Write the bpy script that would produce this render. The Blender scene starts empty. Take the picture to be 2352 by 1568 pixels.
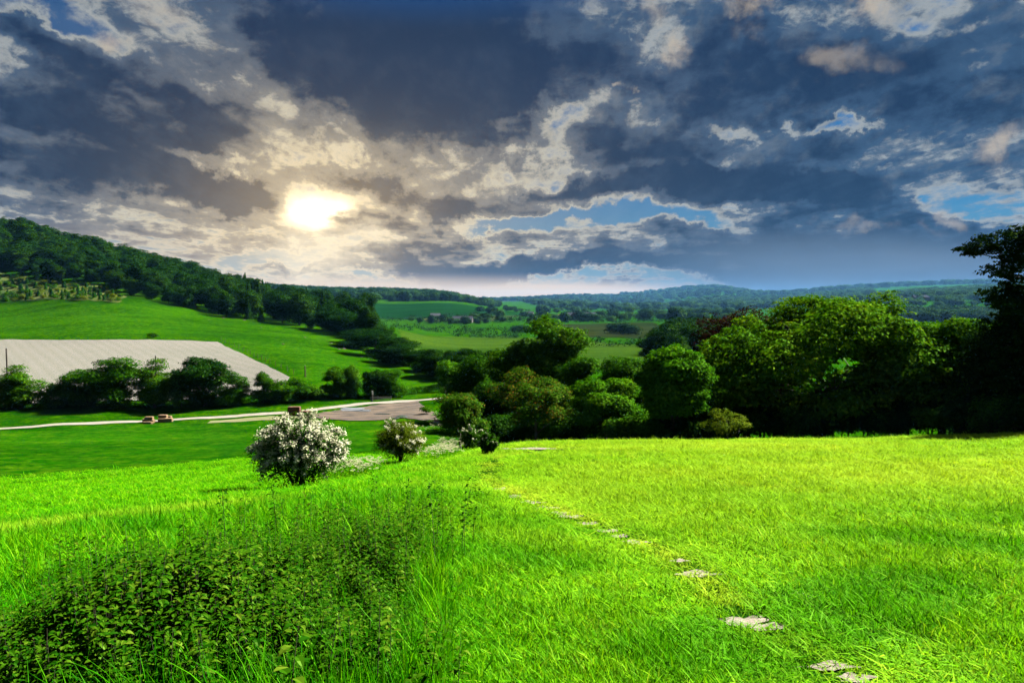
import bpy, math, random
import numpy as np
from mathutils import Vector, Matrix
from mathutils.geometry import delaunay_2d_cdt

R = math.radians
S = bpy.context.scene
COL = S.collection
PW, PH, F = 2352.0, 1568.0, 1568.0          # picture units used while measuring
HOR = 700.0
PITCH = math.atan((PH/2-HOR)/F)
SUN_AZ, SUN_EL = 52.0, 41.0                 # degrees right of the view direction / above horizon

# ------------------------------------------------------------------ camera
cam = bpy.data.cameras.new('camera'); camo = bpy.data.objects.new('camera', cam); COL.objects.link(camo)
camo.location = (0, 0, 0); camo.rotation_euler = (R(90)-PITCH, 0, 0)
cam.sensor_width = 36; cam.lens = 36*F/PW; cam.clip_start = 0.1; cam.clip_end = 60000
S.camera = camo
# ------------------------------------------------------------------ colour management, render settings
S.view_settings.view_transform = 'Standard'; S.view_settings.look = 'None'
S.view_settings.gamma = 1; S.view_settings.use_curve_mapping = False
EXPO = 3.0
S.view_settings.exposure = EXPO
S.cycles.max_bounces = 5; S.cycles.diffuse_bounces = 1; S.cycles.glossy_bounces = 1
S.cycles.transmission_bounces = 3; S.cycles.transparent_max_bounces = 8; S.cycles.volume_bounces = 0
S.cycles.use_denoising = True
S.cycles.sample_clamp_indirect = 4

# ------------------------------------------------------------------ world: Nishita sky with procedural cloud decks
def build_world():
    w = bpy.data.worlds.new('World'); S.world = w; w.use_nodes = True
    nt = w.node_tree; nt.nodes.clear(); N = nt.nodes; L = nt.links
    def nd(t, **k):
        n = N.new(t)
        for a, b in k.items(): setattr(n, a, b)
        return n
    def put(sock, v):
        if isinstance(v, bpy.types.NodeSocket): L.new(v, sock)
        elif isinstance(v, (tuple, list)) and len(v) == 3 and sock.type == 'RGBA': sock.default_value = (*v, 1)
        else: sock.default_value = v
    def m(op, a, b=None, c=None, clamp=False):
        n = nd('ShaderNodeMath', operation=op, use_clamp=clamp); put(n.inputs[0], a)
        if b is not None: put(n.inputs[1], b)
        if c is not None: put(n.inputs[2], c)
        return n.outputs[0]
    def vm(op, a, b=None, sc=None):
        n = nd('ShaderNodeVectorMath', operation=op); put(n.inputs[0], a)
        if b is not None: put(n.inputs[1], b)
        if sc is not None: put(n.inputs['Scale'], sc)
        return n.outputs[0]
    def mr(v, a, b, c, d, smooth=True):
        n = nd('ShaderNodeMapRange', interpolation_type='SMOOTHSTEP' if smooth else 'LINEAR')
        put(n.inputs[0], v)
        for i, q in enumerate((a, b, c, d)): put(n.inputs[1+i], q)
        return n.outputs[0]
    def mix(f, a, b, mode='MIX'):
        n = nd('ShaderNodeMix', data_type='RGBA', blend_type=mode, clamp_factor=True)
        put(n.inputs[0], f); put(n.inputs[6], a); put(n.inputs[7], b); return n.outputs[2]
    def noise(v, sc, det=6, ro=.55, dist=0.0, lac=2.0):
        n = nd('ShaderNodeTexNoise'); put(n.inputs['Vector'], v); n.inputs['Scale'].default_value = sc
        n.inputs['Detail'].default_value = det; n.inputs['Roughness'].default_value = ro
        n.inputs['Distortion'].default_value = dist; n.inputs['Lacunarity'].default_value = lac
        return n.outputs['Fac']
    tc = nd('ShaderNodeTexCoord').outputs['Generated']
    sp = nd('ShaderNodeSeparateXYZ'); L.new(tc, sp.inputs[0]); X, Y, Z = sp.outputs
    yy = m('MAXIMUM', Y, 0.12)
    gx = m('DIVIDE', X, yy); gz = m('DIVIDE', Z, yy)
    cg = nd('ShaderNodeCombineXYZ'); L.new(gx, cg.inputs[0]); L.new(gz, cg.inputs[1]); G = cg.outputs[0]
    front = mr(Y, 0.1, 0.35, 0, 1)
    # cloud plane coordinates
    zz = m('ADD', m('MAXIMUM', Z, 0.0), 0.085)
    cp = nd('ShaderNodeCombineXYZ'); L.new(m('DIVIDE', X, zz), cp.inputs[0]); L.new(m('DIVIDE', Y, zz), cp.inputs[1]); CP = cp.outputs[0]
    # warp the layout so that nothing reads as an ellipse
    wn = nd('ShaderNodeTexNoise'); L.new(tc, wn.inputs['Vector']); wn.inputs['Scale'].default_value = 6; wn.inputs['Detail'].default_value = 7; wn.inputs['Roughness'].default_value = .62
    wv = vm('SUBTRACT', wn.outputs['Color'], (0.5, 0.5, 0.5))
    GW = vm('ADD', G, vm('MULTIPLY', wv, (0.30, 0.20, 0.0)))
    def blobs(lst, vec):
        """sum of soft tilted ellipses; the running sum travels in the z component so the shader stack stays small"""
        for (px, py, rx, ry, ang, amp) in lst:
            mp = nd('ShaderNodeMapping', vector_type='TEXTURE')
            L.new(vec, mp.inputs[0])
            mp.inputs['Location'].default_value = ((px-1176)/F, (HOR-py)/F, 0)
            mp.inputs['Rotation'].default_value = (0, 0, R(-ang))
            mp.inputs['Scale'].default_value = (rx/F, ry/F, 1e6)
            ln = nd('ShaderNodeVectorMath', operation='LENGTH'); L.new(mp.outputs[0], ln.inputs[0])
            cb = nd('ShaderNodeCombineXYZ'); L.new(mr(ln.outputs['Value'], 0.25, 1.35, amp, 0), cb.inputs[2])
            vec = vm('ADD', vec, cb.outputs[0])
        s3 = nd('ShaderNodeSeparateXYZ'); L.new(vec, s3.inputs[0])
        return m('MULTIPLY', s3.outputs[2], front)
    # --- thickness field
    n1 = noise(CP, 0.85, 10, .56, .3)
    def stretched(v):
        q = nd('ShaderNodeMapping'); L.new(v, q.inputs[0]); q.inputs['Rotation'].default_value = (0, 0, R(28)); q.inputs['Scale'].default_value = (1.5, .55, 1); return q.outputs[0]
    n2 = noise(stretched(CP), 3.1, 9, .6, .2)
    n3 = noise(tc, 16, 7, .62)
    n5 = noise(vm('MULTIPLY', G, (1, 1.7, 1)), 26, 6, .65, .5)
    n4 = noise(vm('MULTIPLY', G, (1, 3.2, 1)), 9.0, 6, .6, .4)
    T = m('MULTIPLY_ADD', m('SUBTRACT', n1, .5), 1.30, .37)
    T = m('MULTIPLY_ADD', m('SUBTRACT', n2, .5), 1.25, T)
    T = m('MULTIPLY_ADD', m('SUBTRACT', n3, .5), .75, T)
    T = m('MULTIPLY_ADD', m('SUBTRACT', n4, .5), .42, T)
    rows = noise(vm('MULTIPLY', G, (1, 4.5, 1)), 26.0, 4, .55, .3)
    T = m('ADD', T, m('MULTIPLY', m('MULTIPLY', m('SUBTRACT', rows, .5), m('MULTIPLY', mr(Z, .17, .07, 0, 1), mr(Z, .012, .045, 0, 1))), 1.1))
    T = m('MULTIPLY_ADD', m('SUBTRACT', n5, .5), .60, T)
    thick = [(120, 120, 330, 60, 24, .22), (480, 150, 120, 60, 30, .12), (880, 90, 400, 190, 5, .62), (1120, 180, 300, 90, -4, .40), (1010, 270, 180, 75, 10, .34),
             (300, 190, 360, 55, 24, .30), (270, 285, 330, 60, 17, .40), (60, 330, 260, 110, 10, .30),
             (380, 410, 380, 62, 7, .46), (560, 440, 170, 36, 3, .25), (940, 440, 200, 42, 8, .40),
             (1640, 430, 340, 46, 3, .85), (1560, 405, 70, 30, 0, .2), (1700, 395, 90, 34, 0, .3), (1310, 440, 180, 24, 0, .40),
             (1080, 620, 270, 32, 2, .62), (1370, 630, 330, 26, 1, .40), (655, 622, 75, 9, -1, .55), (975, 545, 200, 42, 6, .36),
             (1100, 340, 120, 44, 10, .32), (900, 350, 120, 26, 12, .24),
             (1560, 240, 330, 120, 0, .30), (1760, 150, 300, 110, 0, .28), (2180, 130, 320, 110, -10, .34), (2250, 240, 200, 70, 0, .2),
             (1930, 590, 560, 72, 0, .55), (2150, 500, 230, 46, 9, .36), (1950, 500, 180, 30, 4, .2), (1500, 345, 260, 50, 5, .22),
             (1900, 350, 160, 34, -3, .20), (640, 555, 230, 20, 3, .22), (120, 490, 200, 16, 4, .2)]
    thin = [(130, 40, 170, 60, 30, -.42), (350, 70, 190, 60, 30, -.10), (650, 245, 250, 60, 25, -.10), (500, 368, 150, 20, 15, -.42),
            (1290, 275, 170, 62, -12, -.30), (1240, 385, 160, 40, 0, -.30), (1400, 508, 330, 20, 2, -.30), (1910, 288, 150, 18, -3, -.36), (1650, 310, 110, 16, -8, -.2),
            (1200, 512, 190, 26, 4, -.45), (1430, 505, 170, 34, 0, -.22), (2180, 440, 190, 40, 4, -.24), (1480, 90, 70, 90, 20, -.12),
            (745, 480, 110, 50, 0, -.3), (420, 520, 330, 44, 3, -.14), (800, 590, 260, 24, 0, -.22), (520, 620, 320, 50, 0, -.28),
            (1150, 672, 620, 20, 0, -.42), (1400, 560, 170, 26, 0, -.2), (800, 355, 120, 40, 0, -.2)]
    T = m('ADD', T, m('ADD', blobs(thick, GW), blobs(thin, GW)))
    # --- distance from the bright spot behind the clouds
    sun = ((745-1176)/F, (HOR-492)/F)
    sd = vm('SUBTRACT', vm('ADD', vm('SCALE', G, sc=.72), vm('SCALE', GW, sc=.28)), (sun[0], sun[1], 0))
    def gl(sx, sy):
        ln = nd('ShaderNodeVectorMath', operation='LENGTH'); L.new(vm('MULTIPLY', sd, (1/sx, 1/sy, 1)), ln.inputs[0])
        r = ln.outputs['Value']
        return m('MULTIPLY', m('EXPONENT', m('MULTIPLY', m('MULTIPLY', r, r), -1)), front)
    g_wide = gl(.38, .21); g_mid = gl(.17, .09)
    g_core = m('MULTIPLY', gl(.034, .020), mr(T, .75, .2, .2, 1))
    # --- clear sky: Nishita, graded towards the horizon
    sky = nd('ShaderNodeTexSky', sky_type='NISHITA'); sky.sun_disc = False
    sky.sun_elevation = R(SUN_EL); sky.sun_rotation = R(SUN_AZ); sky.air_density = 1.2; sky.dust_density = .4; sky.ozone_density = 3
    clear = mix(1.0, sky.outputs[0], (0.001, 0.030, 0.060), 'MULTIPLY')
    low = mr(Z, 0.02, 0.22, 1, 0)
    k = 10/2**EXPO                                     # display-referred value -> input of the Background node
    def c(*v): return tuple(a*k for a in v)
    clear = mix(m('MULTIPLY', m('MULTIPLY', low, low), .9), clear, c(.15, .30, .40))
    # --- cloud colours by thickness: thin edges shine, thick cores are slate
    rim = mix(m('MULTIPLY', g_wide, 1.0), c(.33, .365, .38), c(.74, .63, .42))
    rim = mix(g_mid, rim, c(1.05, .86, .52))
    mid = mix(m('MULTIPLY', g_wide, .9), c(.038, .084, .165), c(.20, .170, .135))
    core = mix(g_wide, c(.009, .027, .070), c(.036, .038, .054))
    core = mix(m('MULTIPLY', g_mid, .8), core, c(.24, .16, .075))
    # relief: the side of each billow that faces the glow is lighter
    sdir = vm('SUBTRACT', (sun[0]*3.2, 5.0, 0), CP)
    n2b = noise(stretched(vm('ADD', CP, vm('SCALE', vm('NORMALIZE', sdir), sc=.055))), 3.1, 9, .6, .2)
    n3b = noise(vm('ADD', tc, (-.012, 0, .016)), 16, 7, .62)
    rel = m('ADD', m('MULTIPLY', m('SUBTRACT', n2, n2b), 1.5), m('MULTIPLY', m('SUBTRACT', n3, n3b), 1.2))
    core = mix(mr(m('ADD', rel, m('MULTIPLY', m('SUBTRACT', n3, .5), .8)), -.10, .6, 0, .5, False), core, mid)
    topd = mr(Z, 0.18, 0.42, 0, 1)
    core = mix(m('MULTIPLY', topd, .45), core, c(.012, .030, .080))
    a1 = mr(T, .17, .42, 0, 1); a2 = mr(T, .42, .78, 0, 1)
    cl = mix(a1, rim, mid); cl = mix(a2, cl, core)
    cl = mix(m('MULTIPLY', mr(rel, .02, .55, 0, .45, False), mr(T, .9, .5, 0, 1)), cl, rim)
    cl = mix(mr(rel, 0.0, -.5, 0, .5, False), cl, core)
    cover = mr(T, -.14, .22, 0.10, 1)
    col = mix(cover, clear, cl)
    # light catching cloud edges away from the sun spot
    lit = [(1480, 70, 60, 85, 25, 1.0), (1500, 140, 40, 36, 0, .8), (1740, 65, 60, 24, 20, 1.0), (1830, 25, 100, 34, 0, .9), (1960, 30, 90, 50, 20, .75),
           (1860, 145, 120, 34, 8, .55), (2290, 340, 70, 34, -30, .9), (240, 95, 70, 20, 10, .8), (1410, 190, 16, 12, 0, 1.0),
           (2130, 470, 60, 26, 30, .7), (2000, 425, 30, 16, 0, .8), (1990, 515, 110, 16, 0, .5), (380, 80, 160, 50, 30, .5), (1330, 250, 90, 50, 0, .6)]
    lb = m('MULTIPLY', blobs(lit, GW), mr(noise(tc, 13, 7, .6, .4), .42, .62, 0, 1))
    col = mix(m('MULTIPLY', lb, .75), col, c(.56, .47, .36))
    # low bands: warm strip above the middle hills, slate rain veil on the right
    warm = blobs([(1000, 668, 620, 34, 0, 1.0), (1350, 672, 340, 22, 0, .8), (700, 660, 300, 26, 0, .6), (450, 585, 500, 60, 4, .25)], G)
    col = mix(m('MULTIPLY', warm, .75), col, c(.78, .56, .34))
    veil = blobs([(2050, 640, 620, 70, 0, 1.0), (1900, 575, 460, 50, 0, .7)], G)
    streak = noise(vm('MULTIPLY', G, (1, 9, 1)), 2.5, 4, .5)
    veil_c = mix(streak, c(.075, .115, .185), c(.15, .19, .25))
    col = mix(m('MULTIPLY', veil, .82), col, veil_c)
    blue_top = blobs([(1080, -30, 420, 90, 0, 1.0), (900, -40, 300, 100, 0, .5)], G)
    col = mix(m('MULTIPLY', blue_top, .7), col, c(.010, .052, .17))
    # shine
    nb = mr(T, .45, .8, 1, .25)
    col = mix(m('MULTIPLY', m('MULTIPLY', g_mid, nb), .45), col, c(1.15, .86, .46))
    col = mix(m('MULTIPLY', m('MULTIPLY', g_wide, nb), .22), col, c(.80, .66, .42))
    col = mix(1.0, col, mix(g_core, (0, 0, 0), c(3.0, 2.4, 1.4)), 'ADD')
    below = blobs([(760, 590, 170, 60, 0, 1.0)], GW)
    col = mix(m('MULTIPLY', below, .5), col, c(1.2, 1.0, .66))
    # nothing but dull light from under the horizon
    col = mix(mr(Z, -.014, 0.003, 1, 0), col, c(.10, .12, .10))
    bg = nd('ShaderNodeBackground'); bg.inputs['Strength'].default_value = 0.1
    L.new(col, bg.inputs['Color'])
    out = nd('ShaderNodeOutputWorld'); L.new(bg.outputs[0], out.inputs[0])
    w.cycles.sampling_method = 'MANUAL'; w.cycles.sample_map_resolution = 512
build_world()
# ------------------------------------------------------------------ sun
sl = bpy.data.lights.new('sun', 'SUN'); sl.energy = 4.6; sl.angle = R(.53); sl.color = (1, .95, .84)
so = bpy.data.objects.new('sun', sl); COL.objects.link(so)
sdir = Vector((math.sin(R(SUN_AZ))*math.cos(R(SUN_EL)), math.cos(R(SUN_AZ))*math.cos(R(SUN_EL)), math.sin(R(SUN_EL))))
so.rotation_euler = sdir.to_track_quat('Z', 'Y').to_euler()

# ------------------------------------------------------------------ helpers
rng = np.random.default_rng(7)
def ray(px, py):
    u = (px-PW/2)/F; v = (PH/2-py)/F; c, s = math.cos(PITCH), math.sin(PITCH)
    d = c+v*s
    return u/d, (v*c-s)/d
def P3(px, py, y):
    a, b = ray(px, py); return (a*y, y, b*y)
def tag(o, label=None, cat=None, group=None, kind=None):
    if label: o['label'] = label
    if cat: o['category'] = cat
    if group: o['group'] = group
    if kind: o['kind'] = kind
    return o
def empty(name, loc, rz=0, **k):
    o = bpy.data.objects.new(name, None); COL.objects.link(o); o.location = loc; o.rotation_euler = (0, 0, rz)
    o.empty_display_size = .1
    return tag(o, **k)
def make_mesh(name, co, faces, mat=None, smooth=False, attrs=None):
    me = bpy.data.meshes.new(name)
    co = np.asarray(co, dtype=np.float32).reshape(-1, 3)
    if isinstance(faces, np.ndarray):
        nf, k = faces.shape
        me.vertices.add(len(co)); me.vertices.foreach_set('co', co.ravel())
        me.loops.add(nf*k); me.loops.foreach_set('vertex_index', faces.astype(np.int32).ravel())
        me.polygons.add(nf); me.polygons.foreach_set('loop_start', np.arange(0, nf*k, k, dtype=np.int32))
        me.update(calc_edges=True)
    else:
        me.from_pydata([tuple(map(float, c)) for c in co], [], faces); me.update()
    if attrs:
        for n, v in attrs.items():
            a = me.attributes.new(n, 'FLOAT', 'POINT'); a.data.foreach_set('value', np.asarray(v, dtype=np.float32))
    if smooth: me.polygons.foreach_set('use_smooth', np.ones(len(me.polygons), dtype=bool))
    if mat: me.materials.append(mat)
    return me
def add(name, me, parent=None, loc=(0, 0, 0), rz=0, sc=None, **k):
    o = bpy.data.objects.new(name, me); COL.objects.link(o); o.location = loc; o.rotation_euler = (0, 0, rz)
    if sc is not None: o.scale = sc if hasattr(sc, '__len__') else (sc, sc, sc)
    if parent: o.parent = parent
    return tag(o, **k)
def copy_thing(src, loc, rz=0, sc=None, **k):
    c = src.copy(); COL.objects.link(c); c.location = loc; c.rotation_euler = (0, 0, rz)
    if sc is not None: c.scale = sc if hasattr(sc, '__len__') else (sc, sc, sc)
    for ch in src.children:
        d = ch.copy(); COL.objects.link(d); d.parent = c
    return tag(c, **k)

class MB:                                  # small mesh collector
    def __init__(s): s.v = []; s.f = []
    def box(s, c, d, rz=0, tilt=0):
        m = Matrix.Translation(c) @ Matrix.Rotation(rz, 4, 'Z') @ Matrix.Rotation(tilt, 4, 'Y')
        b = len(s.v)
        for x in (-.5, .5):
            for y in (-.5, .5):
                for z in (-.5, .5): s.v.append(tuple(m @ Vector((x*d[0], y*d[1], z*d[2]))))
        for f in ((0, 1, 3, 2), (4, 6, 7, 5), (0, 4, 5, 1), (2, 3, 7, 6), (0, 2, 6, 4), (1, 5, 7, 3)): s.f.append(tuple(b+i for i in f))
        return s
    def tube(s, pts, rad, n=6):
        pts = [Vector(p) for p in pts]; b = len(s.v)
        for i, p in enumerate(pts):
            d = (pts[min(i+1, len(pts)-1)]-pts[max(i-1, 0)]).normalized()
            a = d.orthogonal().normalized(); c = d.cross(a)
            for k in range(n):
                t = 2*math.pi*k/n; s.v.append(tuple(p+(a*math.cos(t)+c*math.sin(t))*rad[i]))
        for i in range(len(pts)-1):
            for k in range(n):
                s.f.append((b+i*n+k, b+i*n+(k+1) % n, b+(i+1)*n+(k+1) % n, b+(i+1)*n+k))
        s.f.append(tuple(b+k for k in range(n))[::-1]); s.f.append(tuple(b+(len(pts)-1)*n+k for k in range(n)))
        return s
    def poly(s, vs, fs):
        b = len(s.v); s.v += [tuple(v) for v in vs]; s.f += [tuple(b+i for i in f) for f in fs]; return s
    def mesh(s, name, mat, smooth=False): return make_mesh(name, s.v, s.f, mat, smooth)

# ------------------------------------------------------------------ materials
def new_mat(name):
    m = bpy.data.materials.new(name); m.use_nodes = True; m.node_tree.nodes.clear(); return m, m.node_tree.nodes, m.node_tree.links
AL = .60                                    # one factor for all base colours, paired with the exposure
def leaf_mat(name, cols, trans=.4, tcol=None, nscale=.5, gloss=.008, rough=.5, dry=None):
    """cols: list of (pos, rgb) picked per leaf; noise shifts whole sprays."""
    m, N, L = new_mat(name)
    geo = N.new('ShaderNodeNewGeometry'); oi = N.new('ShaderNodeObjectInfo'); tc = N.new('ShaderNodeTexCoord')
    no = N.new('ShaderNodeTexNoise'); no.inputs['Scale'].default_value = nscale; no.inputs['Detail'].default_value = 3
    L.new(tc.outputs['Object'], no.inputs['Vector'])
    a = N.new('ShaderNodeMath'); a.operation = 'MULTIPLY_ADD'; L.new(geo.outputs['Random Per Island'], a.inputs[0]); a.inputs[1].default_value = .55; L.new(no.outputs['Fac'], a.inputs[2])
    b = N.new('ShaderNodeMath'); b.operation = 'MULTIPLY_ADD'; L.new(oi.outputs['Random'], b.inputs[0]); b.inputs[1].default_value = .25; L.new(a.outputs[0], b.inputs[2])
    c = N.new('ShaderNodeMath'); c.operation = 'SUBTRACT'; L.new(b.outputs[0], c.inputs[0]); c.inputs[1].default_value = .4
    r = N.new('ShaderNodeValToRGB'); L.new(c.outputs[0], r.inputs[0])
    while len(r.color_ramp.elements) < len(cols): r.color_ramp.elements.new(.5)
    for e, (p, q) in zip(r.color_ramp.elements, cols): e.position = p; e.color = (*[v*AL for v in q], 1)
    col = r.outputs[0]
    if dry:
        at = N.new('ShaderNodeAttribute'); at.attribute_type = 'INSTANCER'; at.attribute_name = 'dry'
        mx = N.new('ShaderNodeMix'); mx.data_type = 'RGBA'; L.new(at.outputs['Fac'], mx.inputs[0]); L.new(col, mx.inputs[6]); mx.inputs[7].default_value = (*[v*AL for v in dry], 1)
        at2 = N.new('ShaderNodeAttribute'); at2.attribute_type = 'INSTANCER'; at2.attribute_name = 'lush'
        mx2 = N.new('ShaderNodeMix'); mx2.data_type = 'RGBA'; mx2.blend_type = 'MULTIPLY'; L.new(at2.outputs['Fac'], mx2.inputs[0]); L.new(mx.outputs[2], mx2.inputs[6]); mx2.inputs[7].default_value = (.26, .62, .2, 1)
        col = mx2.outputs[2]
    df = N.new('ShaderNodeBsdfDiffuse'); L.new(col, df.inputs[0])
    tr = N.new('ShaderNodeBsdfTranslucent')
    if tcol:
        mt = N.new('ShaderNodeMix'); mt.data_type = 'RGBA'; mt.blend_type = 'MULTIPLY'; mt.inputs[0].default_value = 1
        L.new(col, mt.inputs[6]); mt.inputs[7].default_value = (*tcol, 1); L.new(mt.outputs[2], tr.inputs[0])
    else: L.new(col, tr.inputs[0])
    mx = N.new('ShaderNodeMixShader'); mx.inputs[0].default_value = trans; L.new(df.outputs[0], mx.inputs[1]); L.new(tr.outputs[0], mx.inputs[2])
    gs = N.new('ShaderNodeBsdfGlossy'); gs.inputs['Roughness'].default_value = rough; gs.inputs['Color'].default_value = (.2, .35, .06, 1)
    m2 = N.new('ShaderNodeMixShader'); m2.inputs[0].default_value = gloss; L.new(mx.outputs[0], m2.inputs[1]); L.new(gs.outputs[0], m2.inputs[2])
    o = N.new('ShaderNodeOutputMaterial'); L.new(m2.outputs[0], o.inputs[0])
    return m
def plain_mat(name, c1, c2, scale=3.0, rough=.85, bump=.3, stretch=(1, 1, 1), detail=6, metal=0.0, p0=.35, p1=.65, bscale=None, spec=.25):
    m, N, L = new_mat(name)
    tc = N.new('ShaderNodeTexCoord'); mp = N.new('ShaderNodeMapping'); mp.inputs['Scale'].default_value = stretch; L.new(tc.outputs['Object'], mp.inputs[0])
    no = N.new('ShaderNodeTexNoise'); no.inputs['Scale'].default_value = scale; no.inputs['Detail'].default_value = detail; no.inputs['Roughness'].default_value = .65
    L.new(mp.outputs[0], no.inputs['Vector'])
    r = N.new('ShaderNodeValToRGB'); L.new(no.outputs['Fac'], r.inputs[0])
    r.color_ramp.elements[0].position = p0; r.color_ramp.elements[0].color = (*[v*AL for v in c1], 1); r.color_ramp.elements[1].position = p1; r.color_ramp.elements[1].color = (*[v*AL for v in c2], 1)
    b = N.new('ShaderNodeBsdfPrincipled'); L.new(r.outputs[0], b.inputs['Base Color']); b.inputs['Roughness'].default_value = rough; b.inputs['Metallic'].default_value = metal
    b.inputs['Specular IOR Level'].default_value = spec
    nb = no
    if bscale:
        nb = N.new('ShaderNodeTexNoise'); nb.inputs['Scale'].default_value = bscale; nb.inputs['Detail'].default_value = 5; L.new(mp.outputs[0], nb.inputs['Vector'])
    bu = N.new('ShaderNodeBump'); bu.inputs['Strength'].default_value = bump; bu.inputs['Distance'].default_value = .1; L.new(nb.outputs['Fac'], bu.inputs['Height']); L.new(bu.outputs[0], b.inputs['Normal'])
    o = N.new('ShaderNodeOutputMaterial'); L.new(b.outputs[0], o.inputs[0])
    return m

def turf_mat(name, ca, cb, cc, s1, s2, bump=.6, dist=.3, rowdir=None, rowscale=1.0, rowamt=.3, cdry=None, streak=1.0):
    """grassland seen from afar: two noises mix three colours, optional drilled rows along rowdir, rough sward relief"""
    m, N, L = new_mat(name); ca, cb, cc = (tuple(v*AL for v in q) for q in (ca, cb, cc))
    tc = N.new('ShaderNodeTexCoord')
    def noise(s, det=6, ro=.6):
        n = N.new('ShaderNodeTexNoise'); n.inputs['Scale'].default_value = s; n.inputs['Detail'].default_value = det; n.inputs['Roughness'].default_value = ro
        L.new(tc.outputs['Object'], n.inputs['Vector']); return n.outputs['Fac']
    def mr(v, a, b):
        n = N.new('ShaderNodeMapRange'); L.new(v, n.inputs[0]); n.inputs[1].default_value = a; n.inputs[2].default_value = b; return n.outputs[0]
    def mix(f, a, b, mode='MIX'):
        n = N.new('ShaderNodeMix'); n.data_type = 'RGBA'; n.blend_type = mode
        for s, v in ((n.inputs[0], f), (n.inputs[6], a), (n.inputs[7], b)):
            if isinstance(v, bpy.types.NodeSocket): L.new(v, s)
            elif isinstance(v, tuple): s.default_value = (*v, 1)
            else: s.default_value = v
        return n.outputs[2]
    big = noise(s1); small = noise(s2, 8, .7)
    mps = N.new('ShaderNodeMapping'); mps.inputs['Scale'].default_value = (.25, 1, 1); mps.inputs['Rotation'].default_value = (0, 0, R(-14)); L.new(tc.outputs['Object'], mps.inputs[0])
    sn = N.new('ShaderNodeTexNoise'); sn.inputs['Scale'].default_value = s1*2.2; sn.inputs['Detail'].default_value = 7; sn.inputs['Roughness'].default_value = .6; L.new(mps.outputs[0], sn.inputs['Vector'])
    fine = noise(s2*3.5, 4, .7)
    col = mix(mr(big, .38, .62), ca, cb); col = mix(mr(small, .45, .66), col, cc)
    col = mix(mr(sn.outputs['Fac'], .60, .38), col, tuple(1-(1-v)*streak for v in (.42, .62, .5)), 'MULTIPLY'); col = mix(mr(fine, .56, .40), col, (.38, .55, .5), 'MULTIPLY')
    if cdry:
        at = N.new('ShaderNodeAttribute'); at.attribute_name = 'dry'; col = mix(at.outputs['Fac'], col, cdry)
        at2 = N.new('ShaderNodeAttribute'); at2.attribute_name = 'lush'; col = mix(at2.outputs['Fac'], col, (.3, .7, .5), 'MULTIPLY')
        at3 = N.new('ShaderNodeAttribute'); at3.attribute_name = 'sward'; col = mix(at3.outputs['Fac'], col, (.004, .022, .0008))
    if rowdir is not None:
        wv = N.new('ShaderNodeTexWave'); wv.wave_type = 'BANDS'; wv.bands_direction = 'X'; wv.inputs['Scale'].default_value = rowscale
        wv.inputs['Distortion'].default_value = .5; wv.inputs['Detail'].default_value = 3; wv.inputs['Detail Scale'].default_value = .6
        mp = N.new('ShaderNodeMapping'); mp.inputs['Rotation'].default_value = (0, 0, rowdir); L.new(tc.outputs['Object'], mp.inputs[0]); L.new(mp.outputs[0], wv.inputs['Vector'])
        f = N.new('ShaderNodeMath'); f.operation = 'MULTIPLY'; L.new(wv.outputs['Fac'], f.inputs[0]); f.inputs[1].default_value = rowamt
        col = mix(f.outputs[0], col, (.62, .66, .5), 'MULTIPLY')
    b = N.new('ShaderNodeBsdfPrincipled'); L.new(col, b.inputs['Base Color']); b.inputs['Roughness'].default_value = 1; b.inputs['Specular IOR Level'].default_value = 0
    bu = N.new('ShaderNodeBump'); bu.inputs['Strength'].default_value = bump; bu.inputs['Distance'].default_value = dist; L.new(small, bu.inputs['Height']); L.new(bu.outputs[0], b.inputs['Normal'])
    o = N.new('ShaderNodeOutputMaterial'); L.new(b.outputs[0], o.inputs[0])
    return m

M = {}
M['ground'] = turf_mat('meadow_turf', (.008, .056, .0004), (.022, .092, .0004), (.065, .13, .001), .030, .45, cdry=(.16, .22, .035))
M['valley'] = turf_mat('valley_grass', (.006, .056, .0005), (.012, .082, .0006), (.050, .115, .002), .03, .5)
M['chalk'] = turf_mat('chalk_soil', (.205, .180, .165), (.185, .162, .148), (.22, .198, .180), .02, 2.2, bump=.3, dist=.1, rowdir=R(-41), rowscale=.10, rowamt=.20, streak=.12)
M['hay'] = turf_mat('pale_crop', (.040, .078, .006), (.050, .090, .008), (.030, .066, .005), .012, .3, rowdir=R(70), rowscale=.05, rowamt=.35)
M['crop'] = turf_mat('green_crop', (.004, .032, .006), (.006, .038, .007), (.009, .044, .007), .01, .2)
M['stubble'] = turf_mat('brown_stubble', (.022, .028, .008), (.028, .032, .010), (.018, .032, .006), .01, .2, rowdir=R(90), rowscale=.04, rowamt=.3)
M['pale'] = turf_mat('pale_field', (.06, .075, .025), (.07, .08, .028), (.05, .07, .02), .01, .2)
M['scrub'] = turf_mat('rough_dry_grass', (.11, .12, .03), (.16, .16, .06), (.03, .09, .005), .08, .5, bump=1, dist=.8)
M['track'] = plain_mat('chalk_track', (.16, .145, .12), (.21, .195, .165), 1.5, .9, .3)
M['mud'] = plain_mat('churned_mud', (.018, .011, .006), (.10, .068, .042), .6, .9, 1.0, stretch=(.35, 1.6, 1), detail=12, p0=.44, p1=.60)
M['worn'] = plain_mat('worn_grass', (.05, .09, .008), (.16, .13, .07), .4, .9, .5, stretch=(.3, 1.5, 1), detail=8)
M['bare'] = plain_mat('bare_chalk', (.11, .09, .06), (.24, .21, .16), 9, .9, .8, detail=8)
M['water'] = plain_mat('puddle_water', (.05, .06, .06), (.06, .07, .07), 1, .06, .02, spec=1.0)
M['bark'] = plain_mat('bark', (.020, .016, .010), (.055, .045, .032), 4, .9, .6, stretch=(1, 1, .3))
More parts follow.
